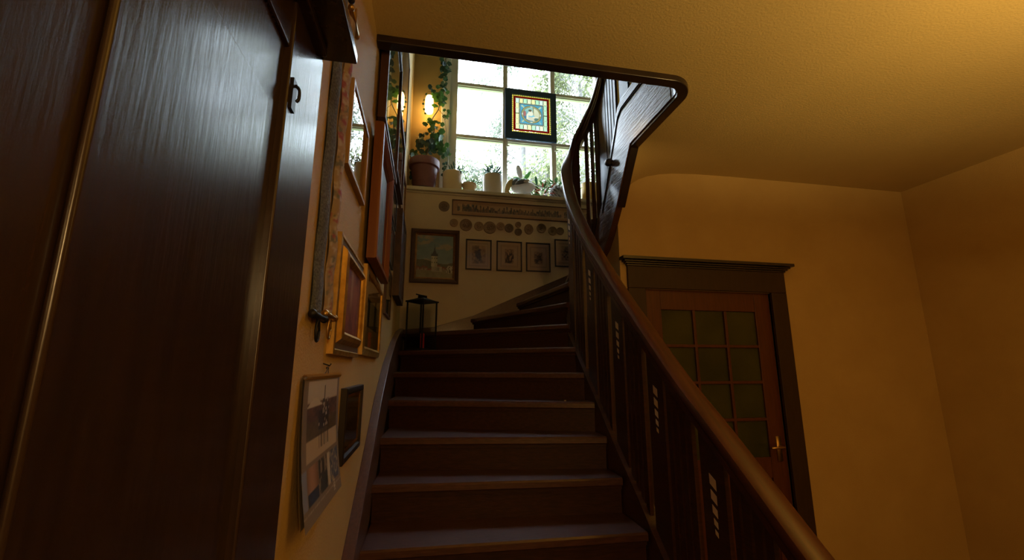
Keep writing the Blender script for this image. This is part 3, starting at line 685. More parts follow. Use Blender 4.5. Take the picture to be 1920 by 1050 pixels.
b = MB(); b.tube([(XW, 1.30, .012), (XW+.018, 1.30, .006), (XW+.021, 1.30, .012)], .002, 6); b.ellipsoid((XW+.012, 1.302, .0), (.004, .008, .004), 8, 6); tag(b.build('nail', 'iron', org=(XW, 1.3, .01)), 'bent nail holding up the photo calendar', 'nail')

# -------- bell pulls
def flowers(u, v):
    c = lerp((.36, .25, .13), (.45, .34, .2), fbm(u*6, v*40, 2))
    k = fbm(u*3+5, v*34, 7); e = fbm(u*4, v*30, 11)
    c = lerp(c, (.34, .09, .09), sm(.58, .70, k)); c = lerp(c, (.17, .17, .12), sm(.56, .68, e)*(k < .58))
    if 0: pass
    elif fbm(u*5, v*50, 15) > .62: c = (.5, .42, .3)
    return c
def bellpull(name, label, y0, y1, z0, z1, m, fn, th, hang):
    t = empty(name, (XW, (y0+y1)/2, z0)); tag(t, label, 'bell pull', 'textile bell pulls')
    nx, ny = 10, 150
    if fn:
        b, c = print_grid(y0, y1, z0, z1, .012, 'L', fn, nx, ny, lambda u, v: -.008+th*math.sin(math.pi*u)+.002*math.sin(v*40)); b.build('band', 'textile', t, cols=c, smooth=True)
    else:
        b, c = print_grid(y0, y1, z0, z1, .012, 'L', lambda u, v: (0,0,0), nx, 40, lambda u, v: -.008+th*math.sin(math.pi*u)+.0015*math.sin(v*30)); b.build('band', m, t, smooth=True)
    b, c = print_grid(y0+.004, y1-.004, z0, z1, .0015, 'L', lambda u, v: (0,0,0), 4, 4); b.v = b.v; b.build('lining', m if not fn else 'embroid_edge', t)
    for z in (z0, z1):
        b = MB(); b.tube([(XW+.014, y0-.012, z), (XW+.014, y1+.012, z)], .008, 8); b.ellipsoid((XW+.014, y0-.014, z), (.011,)*3, 8, 6); b.ellipsoid((XW+.014, y1+.014, z), (.011,)*3, 8, 6); b.build('end_rod', hang, t, smooth=True)
    ym = (y0+y1)/2
    b = MB(); b.tube([(XW+.014, ym+.016*math.cos(a), z0-.035+.026*math.sin(a)) for a in [2*math.pi*i/16 for i in range(17)]], .0035, 6); b.tube([(XW+.014, ym, z0), (XW+.014, ym, z0-.012)], .005, 6); b.build('pull_ring', hang, t, smooth=True)
    b = MB(); b.tube([(XW, ym, z1+.05), (XW+.016, ym, z1+.05), (XW+.014, ym, z1)], .004, 6); b.build('hanger', hang, t)
bellpull('velvet_bell_pull', 'long dark blue-grey velvet bell pull with a ring at the bottom', 1.098, 1.19, .125, 1.10, 'velvet', None, .012, 'iron')
bellpull('embroidered_bell_pull', 'long beige bell pull embroidered with red flowers', 1.225, 1.315, .140, 1.08, None, flowers, .012, 'brass')

# ================================================================== STAINED GLASS in the centre pane
SG0, SG1, SGZ0, SGZ1 = .845, 1.505, 2.775, 3.455
t = empty('stained_glass_panel', (1.175, YU-.03, SGZ0)); tag(t, 'stained glass panel in a broad dark frame hung in the middle pane', 'stained glass')
ysg = YU-.03
ix0, ix1, iz0, iz1 = .928, 1.437, 2.868, 3.392
b = MB()
for (a0, a1, c0, c1) in ((SG0, ix0, SGZ0, SGZ1), (ix1, SG1, SGZ0, SGZ1), (ix0, ix1, SGZ0, iz0), (ix0, ix1, iz1, SGZ1)): b.box(a0, a1, ysg-.012, ysg+.012, c0, c1)
b.build('frame', 'navy', t)
def sgp(name, m, x0, x1, z0, z1, poly=None, dy=0):
    b = MB()
    pts = poly or [(x0,z0),(x1,z0),(x1,z1),(x0,z1)]
    n = len(pts); b.v = [(x, ysg-.002+dy, z) for x, z in pts]+[(x, ysg+.002+dy, z) for x, z in pts]
    b.f = [tuple(range(n)), tuple(range(2*n-1, n-1, -1))]+[(i, i+n, (i+1)%n+n, (i+1)%n) for i in range(n)]
    return b.build(name, m, t)
def lead(x0, x1, z0, z1): b = MB(); b.box(x0, x1, ysg-.005, ysg+.005, z0, z1); b.build('lead', 'lead', t)
e = .024   # scalloped border
r0, r1 = e, e+.024
ax0, ax1, az0, az1 = ix0+r0, ix1-r0, iz0+r0, iz1-r0
bx0, bx1, bz0, bz1 = ix0+r1, ix1-r1, iz0+r1, iz1-r1
sgp('red_strip', 'sg_red', ax0, ax1, az0, bz0); sgp('red_strip', 'sg_red', ax0, ax1, bz1, az1); sgp('red_strip', 'sg_red', ax0, bx0, bz0, bz1); sgp('red_strip', 'sg_red', bx1, ax1, bz0, bz1)
# painted border of leaf scallops and the ring of small arched panes
d = .066
cx0, cx1, cz0, cz1 = bx0+d*.74, bx1-d*.74, bz0+d+.002, bz1-d-.002
PAL = [(.72, .76, .62), (.93, .78, .36), (.5, .72, .46), (.86, .84, .5), (.93, .78, .36), (.5, .72, .46), (.72, .76, .66), (.86, .84, .5), (.55, .74, .46)]
def panes(x, z):
    DK = (.02, .03, .04)
    ox, oz = min(x-ix0, ix1-x), min(z-iz0, iz1-z); o = min(ox, oz)
    if o < e:
        q = ((x-ix0) if oz < ox else (z-iz0))/.0285; f = q % 2; g = abs((f % 1)-.5)
        return (.9, .62, .08) if o > .004+.03*g*g*2+.006*(g > .42) else DK
    if o < r1: return (.6, .03, .02)
    if z > cz1 or z < cz0:
        w_ = (bx1-bx0)/8; i = int((x-bx0)/w_); u = ((x-bx0)/w_ % 1); zz = (z-cz1)/(bz1-cz1) if z > cz1 else (cz0-z)/(cz0-bz0); k = i+(z < cz0)
    else:
        h_ = (cz1-cz0)/4; i = int((z-cz0)/h_); zz = ((z-cz0)/h_ % 1); u = (x-bx0)/(cx0-bx0) if x < cx0 else (bx1-x)/(bx1-cx1); k = i*3+1+(x > cx0)
    au, av = abs(u-.5)*2, abs(zz-.5)*2
    dd = au if av < .6 else math.hypot(au, (av-.6)/.4*.95)
    if .84 < dd < 1.0: return DK
    return PAL[k % 9] if dd < .9 else (.84, .8, .5)
b = MB(); cc = []; N = 120
for j in range(N+1):
    for i in range(N+1):
        x = ix0+(ix1-ix0)*i/N; z = iz0+(iz1-iz0)*j/N; b.v.append((x, ysg+.001, z)); cc.append(tuple(SGK*q for q in panes(min(x, ix1-1e-5), min(z, iz1-1e-5))))
for j in range(N):
    for i in range(N):
        x = ix0+(ix1-ix0)*(i+.5)/N; z = iz0+(iz1-iz0)*(j+.5)/N
        o_ = min(x-ix0, ix1-x, z-iz0, iz1-z)
        if not (cx0 < x < cx1 and cz0 < z < cz1) and not (r0 < o_ < r1): b.f.append((j*(N+1)+i, j*(N+1)+i+1, (j+1)*(N+1)+i+1, (j+1)*(N+1)+i))
b.build('painted_panes', 'roundel', t, cols=cc)
lead((ix0+ix1)/2-.002, (ix0+ix1)/2+.002, bz1-d, bz1); lead((ix0+ix1)/2-.002, (ix0+ix1)/2+.002, bz0, bz0+d)
lead(bx0, cx0, (iz0+iz1)/2-.002, (iz0+iz1)/2+.002); lead(cx1, bx1, (iz0+iz1)/2-.002, (iz0+iz1)/2+.002)
w = .014
sgp('white_strip', 'sg_white', cx0, cx1, cz0, cz0+w); sgp('white_strip', 'sg_white', cx0, cx1, cz1-w, cz1); sgp('white_strip', 'sg_white', cx0, cx0+w, cz0+w, cz1-w); sgp('white_strip', 'sg_white', cx1-w, cx1, cz0+w, cz1-w)
def roundel(u, v):
    x, y = u*2-1, v*2-1; r = math.hypot(x, y)
    if r > .93:
        c = (.10, .34, .46)
        if abs(abs(x)-abs(y)) < .10 and r < 1.25 and fbm(u*18, v*18, 3) > .42: c = (.62, .6, .35)
        return c
    if r > .88: return (.08, .07, .03)
    if r > .76:
        if min(abs(x), abs(y)) < .09: return (.7, .68, .55)
        return (.52, .44, .2) if abs(r-.82) > .02 else (.2, .16, .06)
    if r > .73: return (.06, .05, .03)
    c = lerp((.10, .3, .34), (.35, .55, .48), sm(-.3, .7, y)) if x < .12 else lerp((.62, .5, .3), (.8, .72, .5), v)
    if y < -.15 and x < -.1: c = (.05, .2, .32)
    def bl(a, b_, ra, rb): return ((x-a)/ra)**2+((y-b_)/rb)**2 < 1
    if abs(x-.16) < .045 and y > -.05: c = (.25, .22, .12)
    if bl(.02, -.42, .5, .22): c = (.72, .58, .42)
    if bl(-.05, -.15, .34, .12): c = (.22, .5, .6)
    if bl(-.08, .08, .25, .25): c = (.86, .74, .56)
    if bl(-.35, -.22, .09, .3): c = (.86, .74, .56)
    if bl(.35, -.27, .26, .07): c = (.86, .74, .56)
    if bl(-.06, .36, .13, .13): c = (.8, .66, .48)
    if bl(-.12, .42, .15, .12): c = (.14, .10, .06)
    if bl(.45, -.48, .22, .16): c = (.12, .2, .16)
    if bl(-.6, .05, .12, .3): c = (.42, .14, .12)
    return c
xg0, xg1, zg0, zg1 = cx0+w, cx1-w, cz0+w, cz1-w
b = MB(); cc = []
N = 70
for j in range(N+1):
    for i in range(N+1): b.v.append((xg0+(xg1-xg0)*i/N, ysg, zg0+(zg1-zg0)*j/N)); cc.append(tuple(SGK*.85*q for q in roundel(i/N, j/N)))
b.f = [(j*(N+1)+i, j*(N+1)+i+1, (j+1)*(N+1)+i+1, (j+1)*(N+1)+i) for j in range(N) for i in range(N)]
o = b.build('painted_roundel', 'roundel', t, cols=cc)

# ================================================================== LEDGE: pots and plants
ZS = 1.905
def leaf_mesh(kind='lobed'):
    if kind == 'lobed':
        pts = []
        for i in range(14):
            a = 2*math.pi*i/14; r = 1-.16*(i % 2) if i else .55; pts.append((r*math.sin(a)*.95, -r*math.cos(a)+.55, .18*abs(math.sin(a))))
        vs = [(0, .5, 0)]+pts; fs = [(0, 1+i, 1+(i+1) % 14) for i in range(14)]
    else:
        vs = [(0, 0, 0), (.22, .45, .06), (.28, .9, .08), (.16, 1.5, .04), (0, 2, -.06), (-.16, 1.5, .04), (-.28, .9, .08), (-.22, .45, .06), (0, .9, 0), (0, 1.5, -.02)]
        fs = [(0,1,8), (1,2,8), (2,9,8), (2,3,9), (3,4,9), (4,5,9), (5,6,9), (6,8,9), (6,7,8), (7,0,8)]
    me = bpy.data.meshes.new('leaf'); me.from_pydata(vs, [], fs); me.polygons.foreach_set('use_smooth', [True]*len(fs)); return me
LM = {}
def leaf(parent, pos, size, m, kind='lobed', rot=None):
    key = (kind, m)
    if key not in LM: me = leaf_mesh(kind); me.materials.append(MATS[m]); LM[key] = me
    o = bpy.data.objects.new('leaf', LM[key]); COL.objects.link(o); o.parent = parent
    o.location = Vector(pos)-ROOT[parent.name]; o.rotation_euler = rot or (R(rng.uniform(50, 130)), R(rng.uniform(-60, 60)), R(rng.uniform(-45, 45))); o.scale = (size,)*3
    return o
def foliage(parent, c, rx, ry, rz, n, size, m, kind='long'):
    """small tuft joined into one part"""
    src = leaf_mesh(kind); vs = [v.co.copy() for v in src.vertices]; fs = [tuple(p.vertices) for p in src.polygons]; bpy.data.meshes.remove(src)
    b = MB()
    for i in range(n):
        q = Vector((c[0]+rx*rng.uniform(-1, 1), c[1]+ry*rng.uniform(-1, 1), c[2]+rz*rng.random()))
        d = (q-Vector((c[0], c[1], c[2]-.04))); M = Matrix.Rotation(math.atan2(d.y, d.x)-math.pi/2+rng.uniform(-.5, .5), 3, 'Z') @ Matrix.Rotation(rng.uniform(-.2, 1.1), 3, 'X') @ Matrix.Rotation(rng.uniform(-.5, .5), 3, 'Y')
        s = size*rng.uniform(.7, 1.2); b.add([M @ (v*s)+q for v in vs], fs)
    return b.build('foliage', m, parent, smooth=True)
def pot(name, label, x, y, r0, r1, h, m, rim=.0, saucer=None, cat='plant pot', soil=True):
    t = empty(name, (x, y, ZS)); tag(t, label, cat); z = ZS+(.012 if saucer else 0)
    pr = [(0, z), (r0-.006, z), (r0, z+.006)]
    if rim: pr += [(r0+(r1-r0)*.78, z+h*.74), (r1+rim*.3, z+h*.75), (r1+rim, z+h*.77), (r1+rim, z+h-.006), (r1+rim-.005, z+h)]
    else: pr += [(r1, z+h-.005), (r1-.003, z+h)]
    pr += [(r1-.014, z+h), (r1-.016, z+h-.03), (0, z+h-.03)]
    MB().lathe(pr, (x, y, 0)).build('pot', m, t, smooth=True)
    for p_ in [o for o in t.children][:1]: p_.modifiers.new('es', 'EDGE_SPLIT').split_angle = R(50)
    b = MB(); b.lathe([(0, z+h-.025), (r1-.012, z+h-.027)], (x, y, 0)); b.build('soil', 'soil', t)
    if saucer: MB().lathe([(0, ZS), (saucer-.02, ZS), (saucer, ZS+.03), (saucer-.006, ZS+.03), (saucer-.025, ZS+.008), (0, ZS+.008)], (x, y, 0)).build('saucer', 'saucer', t, smooth=True)
    return t
# big terracotta pot with the climbing plant
PX, PY = -.105, 4.655
t = pot('climbing_plant', 'climbing plant in a wide terracotta pot, its vine reaching past the wall lamp', PX, PY, .115, .155, .37, 'terracotta', rim=.014, saucer=.15, cat='potted plant')
b = MB()
for z in (2.02, 2.035, 2.05): b.tube([(PX+.131*math.cos(a), PY+.131*math.sin(a), z) for a in [2*math.pi*i/32 for i in range(33)]], .0025, 5, False)
b.build('ring_groove', 'terracotta', t)
def from_px(px, py, y):
    """point of the vine read off as fractions of the ledge wall: x, z at depth y"""
    f = 815.; d = Vector((.98176712*(px-960)+.03771877*(py-525)+.18630786*f, -.19008768*(px-960)+.19481035*(py-525)+.96224508*f, -.98011541*(py-525)+.19842827*f)); return d*(y/d.y)
vine = [from_px(*a, yy) for a, yy in (((797, 300), 4.65), ((806, 270), 4.68), ((815, 240), 4.70), ((810, 225), 4.71), ((822, 205), 4.73), ((826, 185), 4.74), ((836, 165), 4.76), ((834, 140), 4.78), ((836, 115), 4.79), ((834, 92), 4.79), ((836, 70), 4.79))]
b = MB(); b.tube(crom(vine, 4), [.008-.005*i/40 for i in range(41)], 6); b.build('vine_stem', 'stem', t, smooth=True)
tr2 = [from_px(*a, yy) for a, yy in (((822, 205), 4.73), ((832, 218), 4.70), ((836, 240), 4.68), ((838, 270), 4.67), ((840, 300), 4.66), ((835, 330), 4.65))]
b = MB(); b.tube(crom(tr2, 4), .003, 5); b.build('trailing_stem', 'stem', t, smooth=True)
for (a, c, rx, rz, n, s, m) in ((798, 270, 12, 18, 10, .036, 'leaf_dark'), (808, 240, 10, 14, 9, .034, 'leaf'), (820, 255, 12, 24, 15, .038, 'leaf'), (806, 278, 14, 12, 10, .038, 'leaf_dark'), (815, 276, 8, 10, 5, .042, 'leaf_bright'), (790, 272, 5, 6, 4, .034, 'leaf_dark'), (773, 290, 6, 6, 5, .032, 'leaf'), (785, 293, 12, 4, 6, .026, 'leaf'),
                                (822, 190, 9, 12, 13, .034, 'leaf_bright'), (830, 180, 8, 18, 12, .032, 'leaf'), (834, 150, 7, 16, 12, .032, 'leaf_dark'), (836, 120, 8, 18, 14, .033, 'leaf_dark'), (833, 95, 7, 14, 9, .033, 'leaf_dark'), (812, 170, 6, 5, 4, .028, 'leaf_dark'), (838, 215, 5, 10, 6, .024, 'leaf'), (836, 285, 6, 12, 8, .03, 'leaf'), (825, 285, 6, 10, 7, .032, 'leaf'), (832, 320, 5, 12, 6, .024, 'leaf_dark'), (768, 330, 3, 10, 4, .026, 'leaf_dark')):
    for i in range(int(n*1.45)):
        pos = from_px(a+rng.uniform(-rx, rx), c+rng.uniform(-rz, rz), 4.70+rng.uniform(-.06, .06))
        if pos.x < XW+.04: pos.x = XW+.04
        leaf(t, pos, s*rng.uniform(.8, 1.25), m)
for a, c in ((796, 188), (793, 196), (794, 206), (797, 214), (799, 178)): leaf(t, from_px(a, c, 4.70), .016, 'leaf_dark')
b = MB(); b.tube(crom([from_px(a, c, 4.72) for a, c in ((826, 185), (812, 172), (798, 176), (793, 195), (797, 216))], 4), .002, 5); b.build('tendril', 'stem', t)
# other pots
t = pot('succulent_pot', 'cylindrical beige pot with a trailing succulent, beside the terracotta pot', .213, 4.65, .106, .112, .265, 'beige_pot', cat='potted plant'); foliage(t, (.25, 4.64, 2.165), .07, .06, .06, 34, .034, 'leaf_dark'); foliage(t, (.325, 4.60, 2.13), .025, .04, .07, 16, .03, 'leaf')
t = pot('small_succulent', 'tiny pale flared pot with a low bright green plant', .403, 4.64, .058, .080, .145, 'beige_pot', rim=.004, cat='potted plant'); foliage(t, (.43, 4.62, 2.045), .065, .05, .035, 36, .024, 'leaf')
t = pot('rosette_plant', 'white round-shouldered pot with a blue-green rosette plant', .673, 4.65, .105, .118, .265, 'white_pot', cat='potted plant'); foliage(t, (.675, 4.64, 2.165), .065, .06, .075, 70, .036, 'leaf_dark')
t = pot('yellow_pot_plant', 'yellow pot with sparse leaves seen between the wrap balusters', 1.845, 4.66, .088, .095, .27, 'yellow_pot', cat='potted plant'); foliage(t, (1.80, 4.66, 2.17), .06, .05, .08, 10, .03, 'leaf_bright')
t = pot('windowsill_plant', 'small white pot with green leaves behind the handrail bend', 1.66, 4.66, .06, .075, .15, 'white_pot', cat='potted plant'); foliage(t, (1.66, 4.66, 2.05), .05, .05, .07, 14, .028, 'leaf_bright')
# ceramic bird planter
t = empty('ceramic_bird', (1.0, 4.63, ZS)); tag(t, 'white ceramic bird figure with bent yellowish neck and raised tail', 'figurine')
rt = Matrix.Rotation(R(-8), 3, 'Y')
MB().ellipsoid((1.03, 4.63, 2.055), (.15, .085, .072), 24, 14, rt).build('body', 'porcelain', t, smooth=True)
MB().ellipsoid((1.02, 4.63, 1.94), (.05, .045, .04), 16, 8).build('foot', 'porcelain', t, smooth=True)
b = MB(); b.tube(crom([(.97, 4.63, 2.10), (.90, 4.625, 2.115), (.855, 4.62, 2.07), (.835, 4.615, 2.0), (.832, 4.615, 1.95)]), [.045-.0009*i for i in range(25)], 14); b.ellipsoid((.838, 4.615, 1.955), (.034, .03, .05), 14, 8); b.build('neck', 'porcelain_yellow', t, smooth=True)
b = MB(); b.ellipsoid((1.0, 4.58, 2.095), (.085, .045, .04), 18, 10, Matrix.Rotation(R(-18), 3, 'Y')); b.ellipsoid((.93, 4.60, 2.10), (.04, .04, .05), 14, 8, Matrix.Rotation(R(30), 3, 'Y')); b.build('wing', 'porcelain_grey', t, smooth=True)
MB().ellipsoid((1.03, 4.565, 2.10), (.065, .03, .022), 16, 8, Matrix.Rotation(R(-24), 3, 'Y')).build('wing_patch', 'porcelain', t, smooth=True)
b = MB(); b.ellipsoid((.985, 4.64, 2.25), (.036, .025, .085), 16, 10, Matrix.Rotation(R(-14), 3, 'Y')); b.ellipsoid((.972, 4.64, 2.315), (.024, .02, .02), 12, 8); b.build('tail', 'porcelain', t, smooth=True)
# orchid-like trailing plant behind the bird
t = empty('trailing_leaf_plant', (1.08, 4.72, ZS)); tag(t, 'sparse plant with long pointed leaves trailing behind the ceramic bird', 'potted plant')
MB().lathe([(0, ZS), (.06, ZS), (.07, ZS+.11), (.06, ZS+.11), (.055, ZS+.09), (0, ZS+.09)], (1.09, 4.73, 0), 20).build('pot', 'white_pot', t, smooth=True)
b = MB(); b.tube(crom([(1.08, 4.72, 2.0), (1.05, 4.68, 2.17), (1.13, 4.66, 2.15), (1.22, 4.65, 2.10), (1.32, 4.64, 2.09)]), .005, 6); b.tube(crom([(1.08, 4.72, 2.0), (1.04, 4.68, 2.14), (1.0, 4.66, 2.18)]), .005, 6); b.build('stem', 'stem', t, smooth=True)
for pos, s, rot, m in (((1.045, 4.66, 2.16), .088, (R(80), R(34), 0), 'leaf'), ((1.03, 4.66, 2.17), .075, (R(80), R(-84), 0), 'leaf_dark'), ((1.20, 4.66, 2.11), .066, (R(85), R(-6), 0), 'leaf_dark'), ((1.1, 4.65, 2.14), .066, (R(80), R(140), 0), 'leaf'), ((1.16, 4.64, 2.02), .06, (R(85), R(120), 0), 'leaf'), ((1.30, 4.66, 2.08), .066, (R(80), R(-30), 0), 'leaf'), ((1.12, 4.62, 1.95), .05, (R(80), R(60), 0), 'leaf')): leaf(t, pos, s, m, 'long', rot)
t = empty('red_leaf_plant', (1.28, 4.66, ZS)); tag(t, 'low plant with red and orange leaves beside the wicker ball', 'potted plant')
MB().lathe([(0, ZS), (.05, ZS), (.06, ZS+.07), (.05, ZS+.07), (0, ZS+.05)], (1.28, 4.67, 0), 18).build('pot', 'saucer', t, smooth=True)
foliage(t, (1.28, 4.64, 1.97), .09, .05, .12, 34, .042, 'leaf_red'); foliage(t, (1.24, 4.66, 1.96), .12, .05, .13, 26, .038, 'leaf')
# wicker ball with grassy leaves
t = empty('wicker_ball', (1.45, 4.65, ZS)); tag(t, 'grey woven wicker ball planter with thin leaves, next to the handrail', 'planter')
MB().ellipsoid((1.45, 4.65, ZS+.105), (.088, .088, .1), 20, 12).build('core', 'wicker', t, smooth=True)
b = MB()
for i in range(16):
    ax = Vector((rng.uniform(-1,1), rng.uniform(-1,1), rng.uniform(-1,1))).normalized(); u = ax.orthogonal().normalized(); w_ = ax.cross(u); h = rng.uniform(-.4, .4); rr = math.sqrt(1-h*h)
    b.tube([Vector((1.45, 4.65, ZS+.11))+Vector(((ax*h+(u*math.cos(a)+w_*math.sin(a))*rr).x*.095, (ax*h+(u*math.cos(a)+w_*math.sin(a))*rr).y*.095, (ax*h+(u*math.cos(a)+w_*math.sin(a))*rr).z*.107)) for a in [2*math.pi*k/24 for k in range(25)]], .0045, 5, False)
b.build('withes', 'wicker_light', t, smooth=True)
foliage(t, (1.42, 4.63, 2.09), .09, .05, .05, 22, .045, 'leaf')
# ------------------------------------------------------------------ wall lamp
t = empty('wall_sconce', (-.08, YU, 3.06)); tag(t, 'glowing wall lamp with a small cylindrical glass shade', 'lamp')
LX, LY = -.082, 4.74
MB().lathe([(.042, 2.955), (.049, 2.975), (.050, 3.06), (.046, 3.14), (.036, 3.168), (.0, 3.175)], (LX, LY, 0), 24).build('shade', 'shade', t, smooth=True)
b = MB(); b.tube([(LX, YU-.02, 3.2), (LX, LY+.02, 3.21), (LX, LY, 3.175)], .008, 8); b.build('arm', 'brass', t, smooth=True)
b = MB(); b.lathe([(0, .025), (.03, .022), (.045, .008), (.045, 0)], (LX, YU, 3.2), 20, 'y'); b.build('wall_plate', 'brass', t, smooth=True)
ld = bpy.data.lights.new('sconce_bulb', 'POINT'); ld.energy = SCONCE; ld.color = (1, .58, .16); ld.shadow_soft_size = .04
lo = bpy.data.objects.new('sconce_bulb', ld); COL.objects.link(lo); lo.parent = t; lo.location = Vector((LX, LY, 2.90))-Vector((-.08, YU, 3.06))

# ================================================================== LANTERN on the sixth tread
LC = Vector((-.055, 3.90, zk(6))); LA = R(-40)
def lrot(x, y, z): c, s = math.cos(LA), math.sin(LA); return (LC.x+c*x-s*y, LC.y+s*x+c*y, LC.z+z)
t = empty('lantern', LC); tag(t, 'tall black metal lantern with glass sides standing on the stairs', 'lantern')
H = .425; hs = .095
def lbox(x0, x1, y0, y1, z0, z1):
    b = MB(); b.box(x0, x1, y0, y1, z0, z1); b.v = [lrot(*p_) for p_ in b.v]; return b
lbox(-hs, hs, -hs, hs, .004, .02).build('base', 'iron', t)
for sx in (-1, 1):
    for sy in (-1, 1): lbox(sx*hs-.011*(sx > 0), sx*hs+.011*(sx < 0), sy*hs-.011*(sy > 0), sy*hs+.011*(sy < 0), .02, H).build('post', 'iron', t)
b = lbox(-hs-.008, hs+.008, -hs-.008, hs+.008, H, H+.012); o4 = [lrot(x, y, z) for x, y, z in ((-hs,-hs,H+.012),(hs,-hs,H+.012),(hs,hs,H+.012),(-hs,hs,H+.012),(-.03,-.03,H+.04),(.03,-.03,H+.04),(.03,.03,H+.04),(-.03,.03,H+.04))]
b.add(o4, [(0,1,5,4),(1,2,6,5),(2,3,7,6),(3,0,4,7),(4,5,6,7)]); b.build('roof', 'iron', t)
b = lbox(-.028, .028, -.028, .028, H+.04, H+.06); b.build('chimney', 'iron', t)
b = MB(); b.tube([lrot(x, y, z) for x, y, z in [(.045*math.cos(a)-.02, .045*math.sin(a)*.75, H+.066+.02*math.cos(a)*-.6) for a in [2*math.pi*i/20 for i in range(21)]]], .006, 6); b.build('handle', 'iron', t, smooth=True)
for (x0, x1, y0, y1) in ((-hs, hs, -hs+.003, -hs+.003), (-hs, hs, hs-.003, hs-.003), (-hs+.003, -hs+.003, -hs, hs), (hs-.003, hs-.003, -hs, hs)):
    b = MB(); b.add([lrot(x0, y0, .02), lrot(x1, y1, .02), lrot(x1, y1, H), lrot(x0, y0, H)], [(0,1,2,3)]); b.build('glass', 'glass_lantern', t)
b = MB(); b.tube([(LC.x-.12, LC.y+.02, LC.z+.30), (LC.x-.12, LC.y+.02, LC.z+.30)], .001, 4)
cz_ = LC.z+.02
t = empty('candle', (LC.x+.012, LC.y, cz_)); tag(t, 'red pillar candle inside the black lantern', 'candle')
MB().lathe([(0, cz_), (.018, cz_), (.0185, cz_+.003), (.018, cz_+.13), (.012, cz_+.133), (0, cz_+.128)], (LC.x+.012, LC.y, 0), 20).build('wax', 'candle', t, smooth=True)
b = MB(); b.tube([(LC.x+.012, LC.y, cz_+.127), (LC.x+.013, LC.y, cz_+.142)], .0015, 5); b.build('wick', 'iron', t)
# crumb on the fourth tread
b = MB(); b.ellipsoid((.868, 2.72, zk(4)+.004), (.008, .006, .004), 8, 6); tag(b.build('plaster_crumb', 'cream_wood', org=(.868, 2.72, zk(4))), 'tiny pale crumb lying on the right end of a tread', 'crumb')

# ================================================================== HALL LAMPS (out of view, put in for warm light on ceiling and walls)
HL = Vector((2.25, .15, .72))  # lamp inferred from the bright ceiling; bowl shape made up to throw light upward
t = empty('unseen_hall_lamp', (HL.x, HL.y, ZC)); tag(t, 'unseen hall pendant, its upturned opal bowl made up to warm the ceiling', 'lamp')
MB().lathe([(0, HL.z-.09), (.08, HL.z-.08), (.15, HL.z-.045), (.19, HL.z), (.185, HL.z), (.145, HL.z-.04), (.078, HL.z-.073), (0, HL.z-.083)], (HL.x, HL.y, 0), 28).build('bowl', 'globe', t, smooth=True)
for k in range(3):
    a = 2*math.pi*k/3; b = MB(); b.tube([(HL.x+.187*math.cos(a), HL.y+.187*math.sin(a), HL.z), (HL.x, HL.y, ZC-.03)], .003, 5); b.build('chain', 'brass', t)
b = MB(); b.lathe([(.06, ZC), (.055, ZC-.03), (0, ZC-.035)], (HL.x, HL.y, 0), 16); b.build('ceiling_rose', 'brass', t)
ld = bpy.data.lights.new('hall_uplight', 'SPOT'); ld.energy = HALL_UPLIGHT; ld.color = (1, .66, .22); ld.shadow_soft_size = .06; ld.spot_size = R(165); ld.spot_blend = .3
lo = bpy.data.objects.new('hall_uplight', ld); COL.objects.link(lo); lo.parent = t; lo.location = (0, 0, HL.z-ZC+.01); lo.rotation_euler = (math.pi, 0, 0)

RL = Vector((.55, -1.9, .75))  # second pendant added as unseen fill for the back wall and risers
t = empty('rear_fill_lamp', (RL.x, RL.y, ZC)); tag(t, 'added unseen globe pendant that fills in warm light from behind', 'lamp')
MB().ellipsoid(RL, (.11, .11, .10), 24, 14).build('globe', 'globe', t, smooth=True)
b = MB(); b.tube([(RL.x, RL.y, RL.z+.09), (RL.x, RL.y, ZC)], .005, 6); b.build('cord', 'brass', t)
b = MB(); b.lathe([(.05, ZC), (.045, ZC-.025), (0, ZC-.03)], (RL.x, RL.y, 0), 16); b.build('ceiling_rose', 'brass', t)
ld = bpy.data.lights.new('rear_fill_bulb', 'POINT'); ld.energy = REAR_FILL; ld.color = (1, .64, .25); ld.shadow_soft_size = .12
lo = bpy.data.objects.new('rear_fill_bulb', ld); COL.objects.link(lo); lo.parent = t; lo.location = (0, .0, RL.z-ZC-.24)

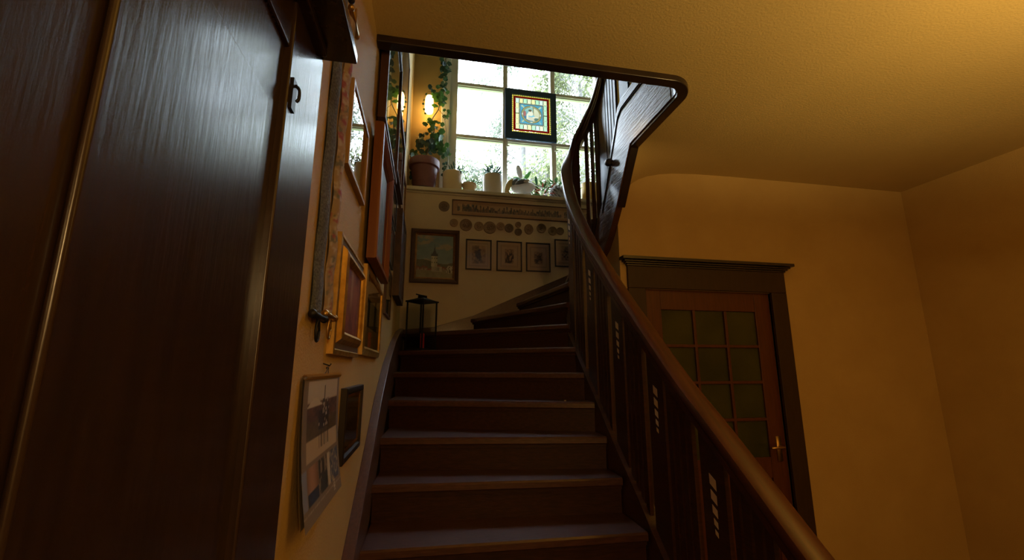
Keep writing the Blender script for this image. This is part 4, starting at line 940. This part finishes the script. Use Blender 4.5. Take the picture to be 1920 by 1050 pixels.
# ================================================================== OUTSIDE
b = MB(); b.box(-30, 40, YU+.6, 60, -3.1, -3); struct('ground_outside', b, 'grass', 'garden ground outside the window')
def tree(label, x, y, h, crown, n, m, seed, lean=0, size=.072):
    r = random.Random(seed); t = empty('garden_tree', (x, y, -3)); tag(t, label, 'tree', 'trees outside the window')
    b = MB(); top = Vector((x+lean, y, h)); base = Vector((x, y, -3))
    tp = [base.lerp(top, k/6)+Vector((r.uniform(-.12, .12), r.uniform(-.12, .12), 0))*(k > 0) for k in range(7)]
    b.tube(tp, [.16*(1-k/7)+.02 for k in range(7)], 7); b.build('trunk', 'bark', t, smooth=True)
    tips = []; b = MB()
    for k in range(26):
        f = r.uniform(.45, .98); o = base.lerp(top, f); a = r.uniform(0, 2*math.pi); L = crown*r.uniform(.5, 1.1)*(1.2-.6*f)
        e1 = o+Vector((math.cos(a)*L*.5, math.sin(a)*L*.5, L*r.uniform(.25, .6))); e2 = e1+Vector((math.cos(a+r.uniform(-.5,.5))*L*.5, math.sin(a)*L*.5, L*r.uniform(-.25, .3)))
        b.tube([o, e1, e2], [.045*(1.2-f), .022, .006], 5); tips += [(o, e1, e2)]
        for q in range(3):
            s = e1.lerp(e2, r.random()); d = Vector((r.uniform(-1,1), r.uniform(-1,1), r.uniform(-.9,.3)))*L*.35; b.tube([s, s+d], [.010, .003], 4); tips.append((s, s+d*.5, s+d))
    b.build('branches', 'bark', t)
    b = MB()
    for k in range(n):
        o, e1, e2 = r.choice(tips); f = r.random(); c = (e1.lerp(e2, f) if r.random() < .7 else o.lerp(e1, .4+.6*f))+Vector((r.gauss(0, .18), r.gauss(0, .18), r.gauss(-.06, .2)))
        s = size*r.uniform(.5, 1.1); u = Vector((r.uniform(-1,1), r.uniform(-1,1), r.uniform(-1,1))).normalized(); w_ = u.orthogonal().normalized()
        b.add([c-u*s, c+w_*s*.5, c+u*s, c-w_*s*.5], [(0,1,2,3)])
    fo = b.build('foliage', m, t); fo['kind'] = 'stuff'
tree('leafy yellow-green tree filling the right window panes', 4.3, 10.5, 8.2, 2.2, 13000, 'leaf_out', 3, -.4)
tree('thin pale tree behind the middle window panes', 2.9, 12.5, 10.5, 2.0, 9000, 'leaf_out2', 5, -.3)
tree('low green tree showing in the bottom left panes', 1.4, 13.5, 6.6, 2.0, 6500, 'leaf_out', 8, .3)
tree('tall sparse tree behind the top right panes', 6.2, 15, 13, 3.0, 13000, 'leaf_out2', 12, -.5)
tree('small bright tree behind the bottom middle pane', 2.7, 9.5, 5.2, 1.3, 5000, 'leaf_out', 15)
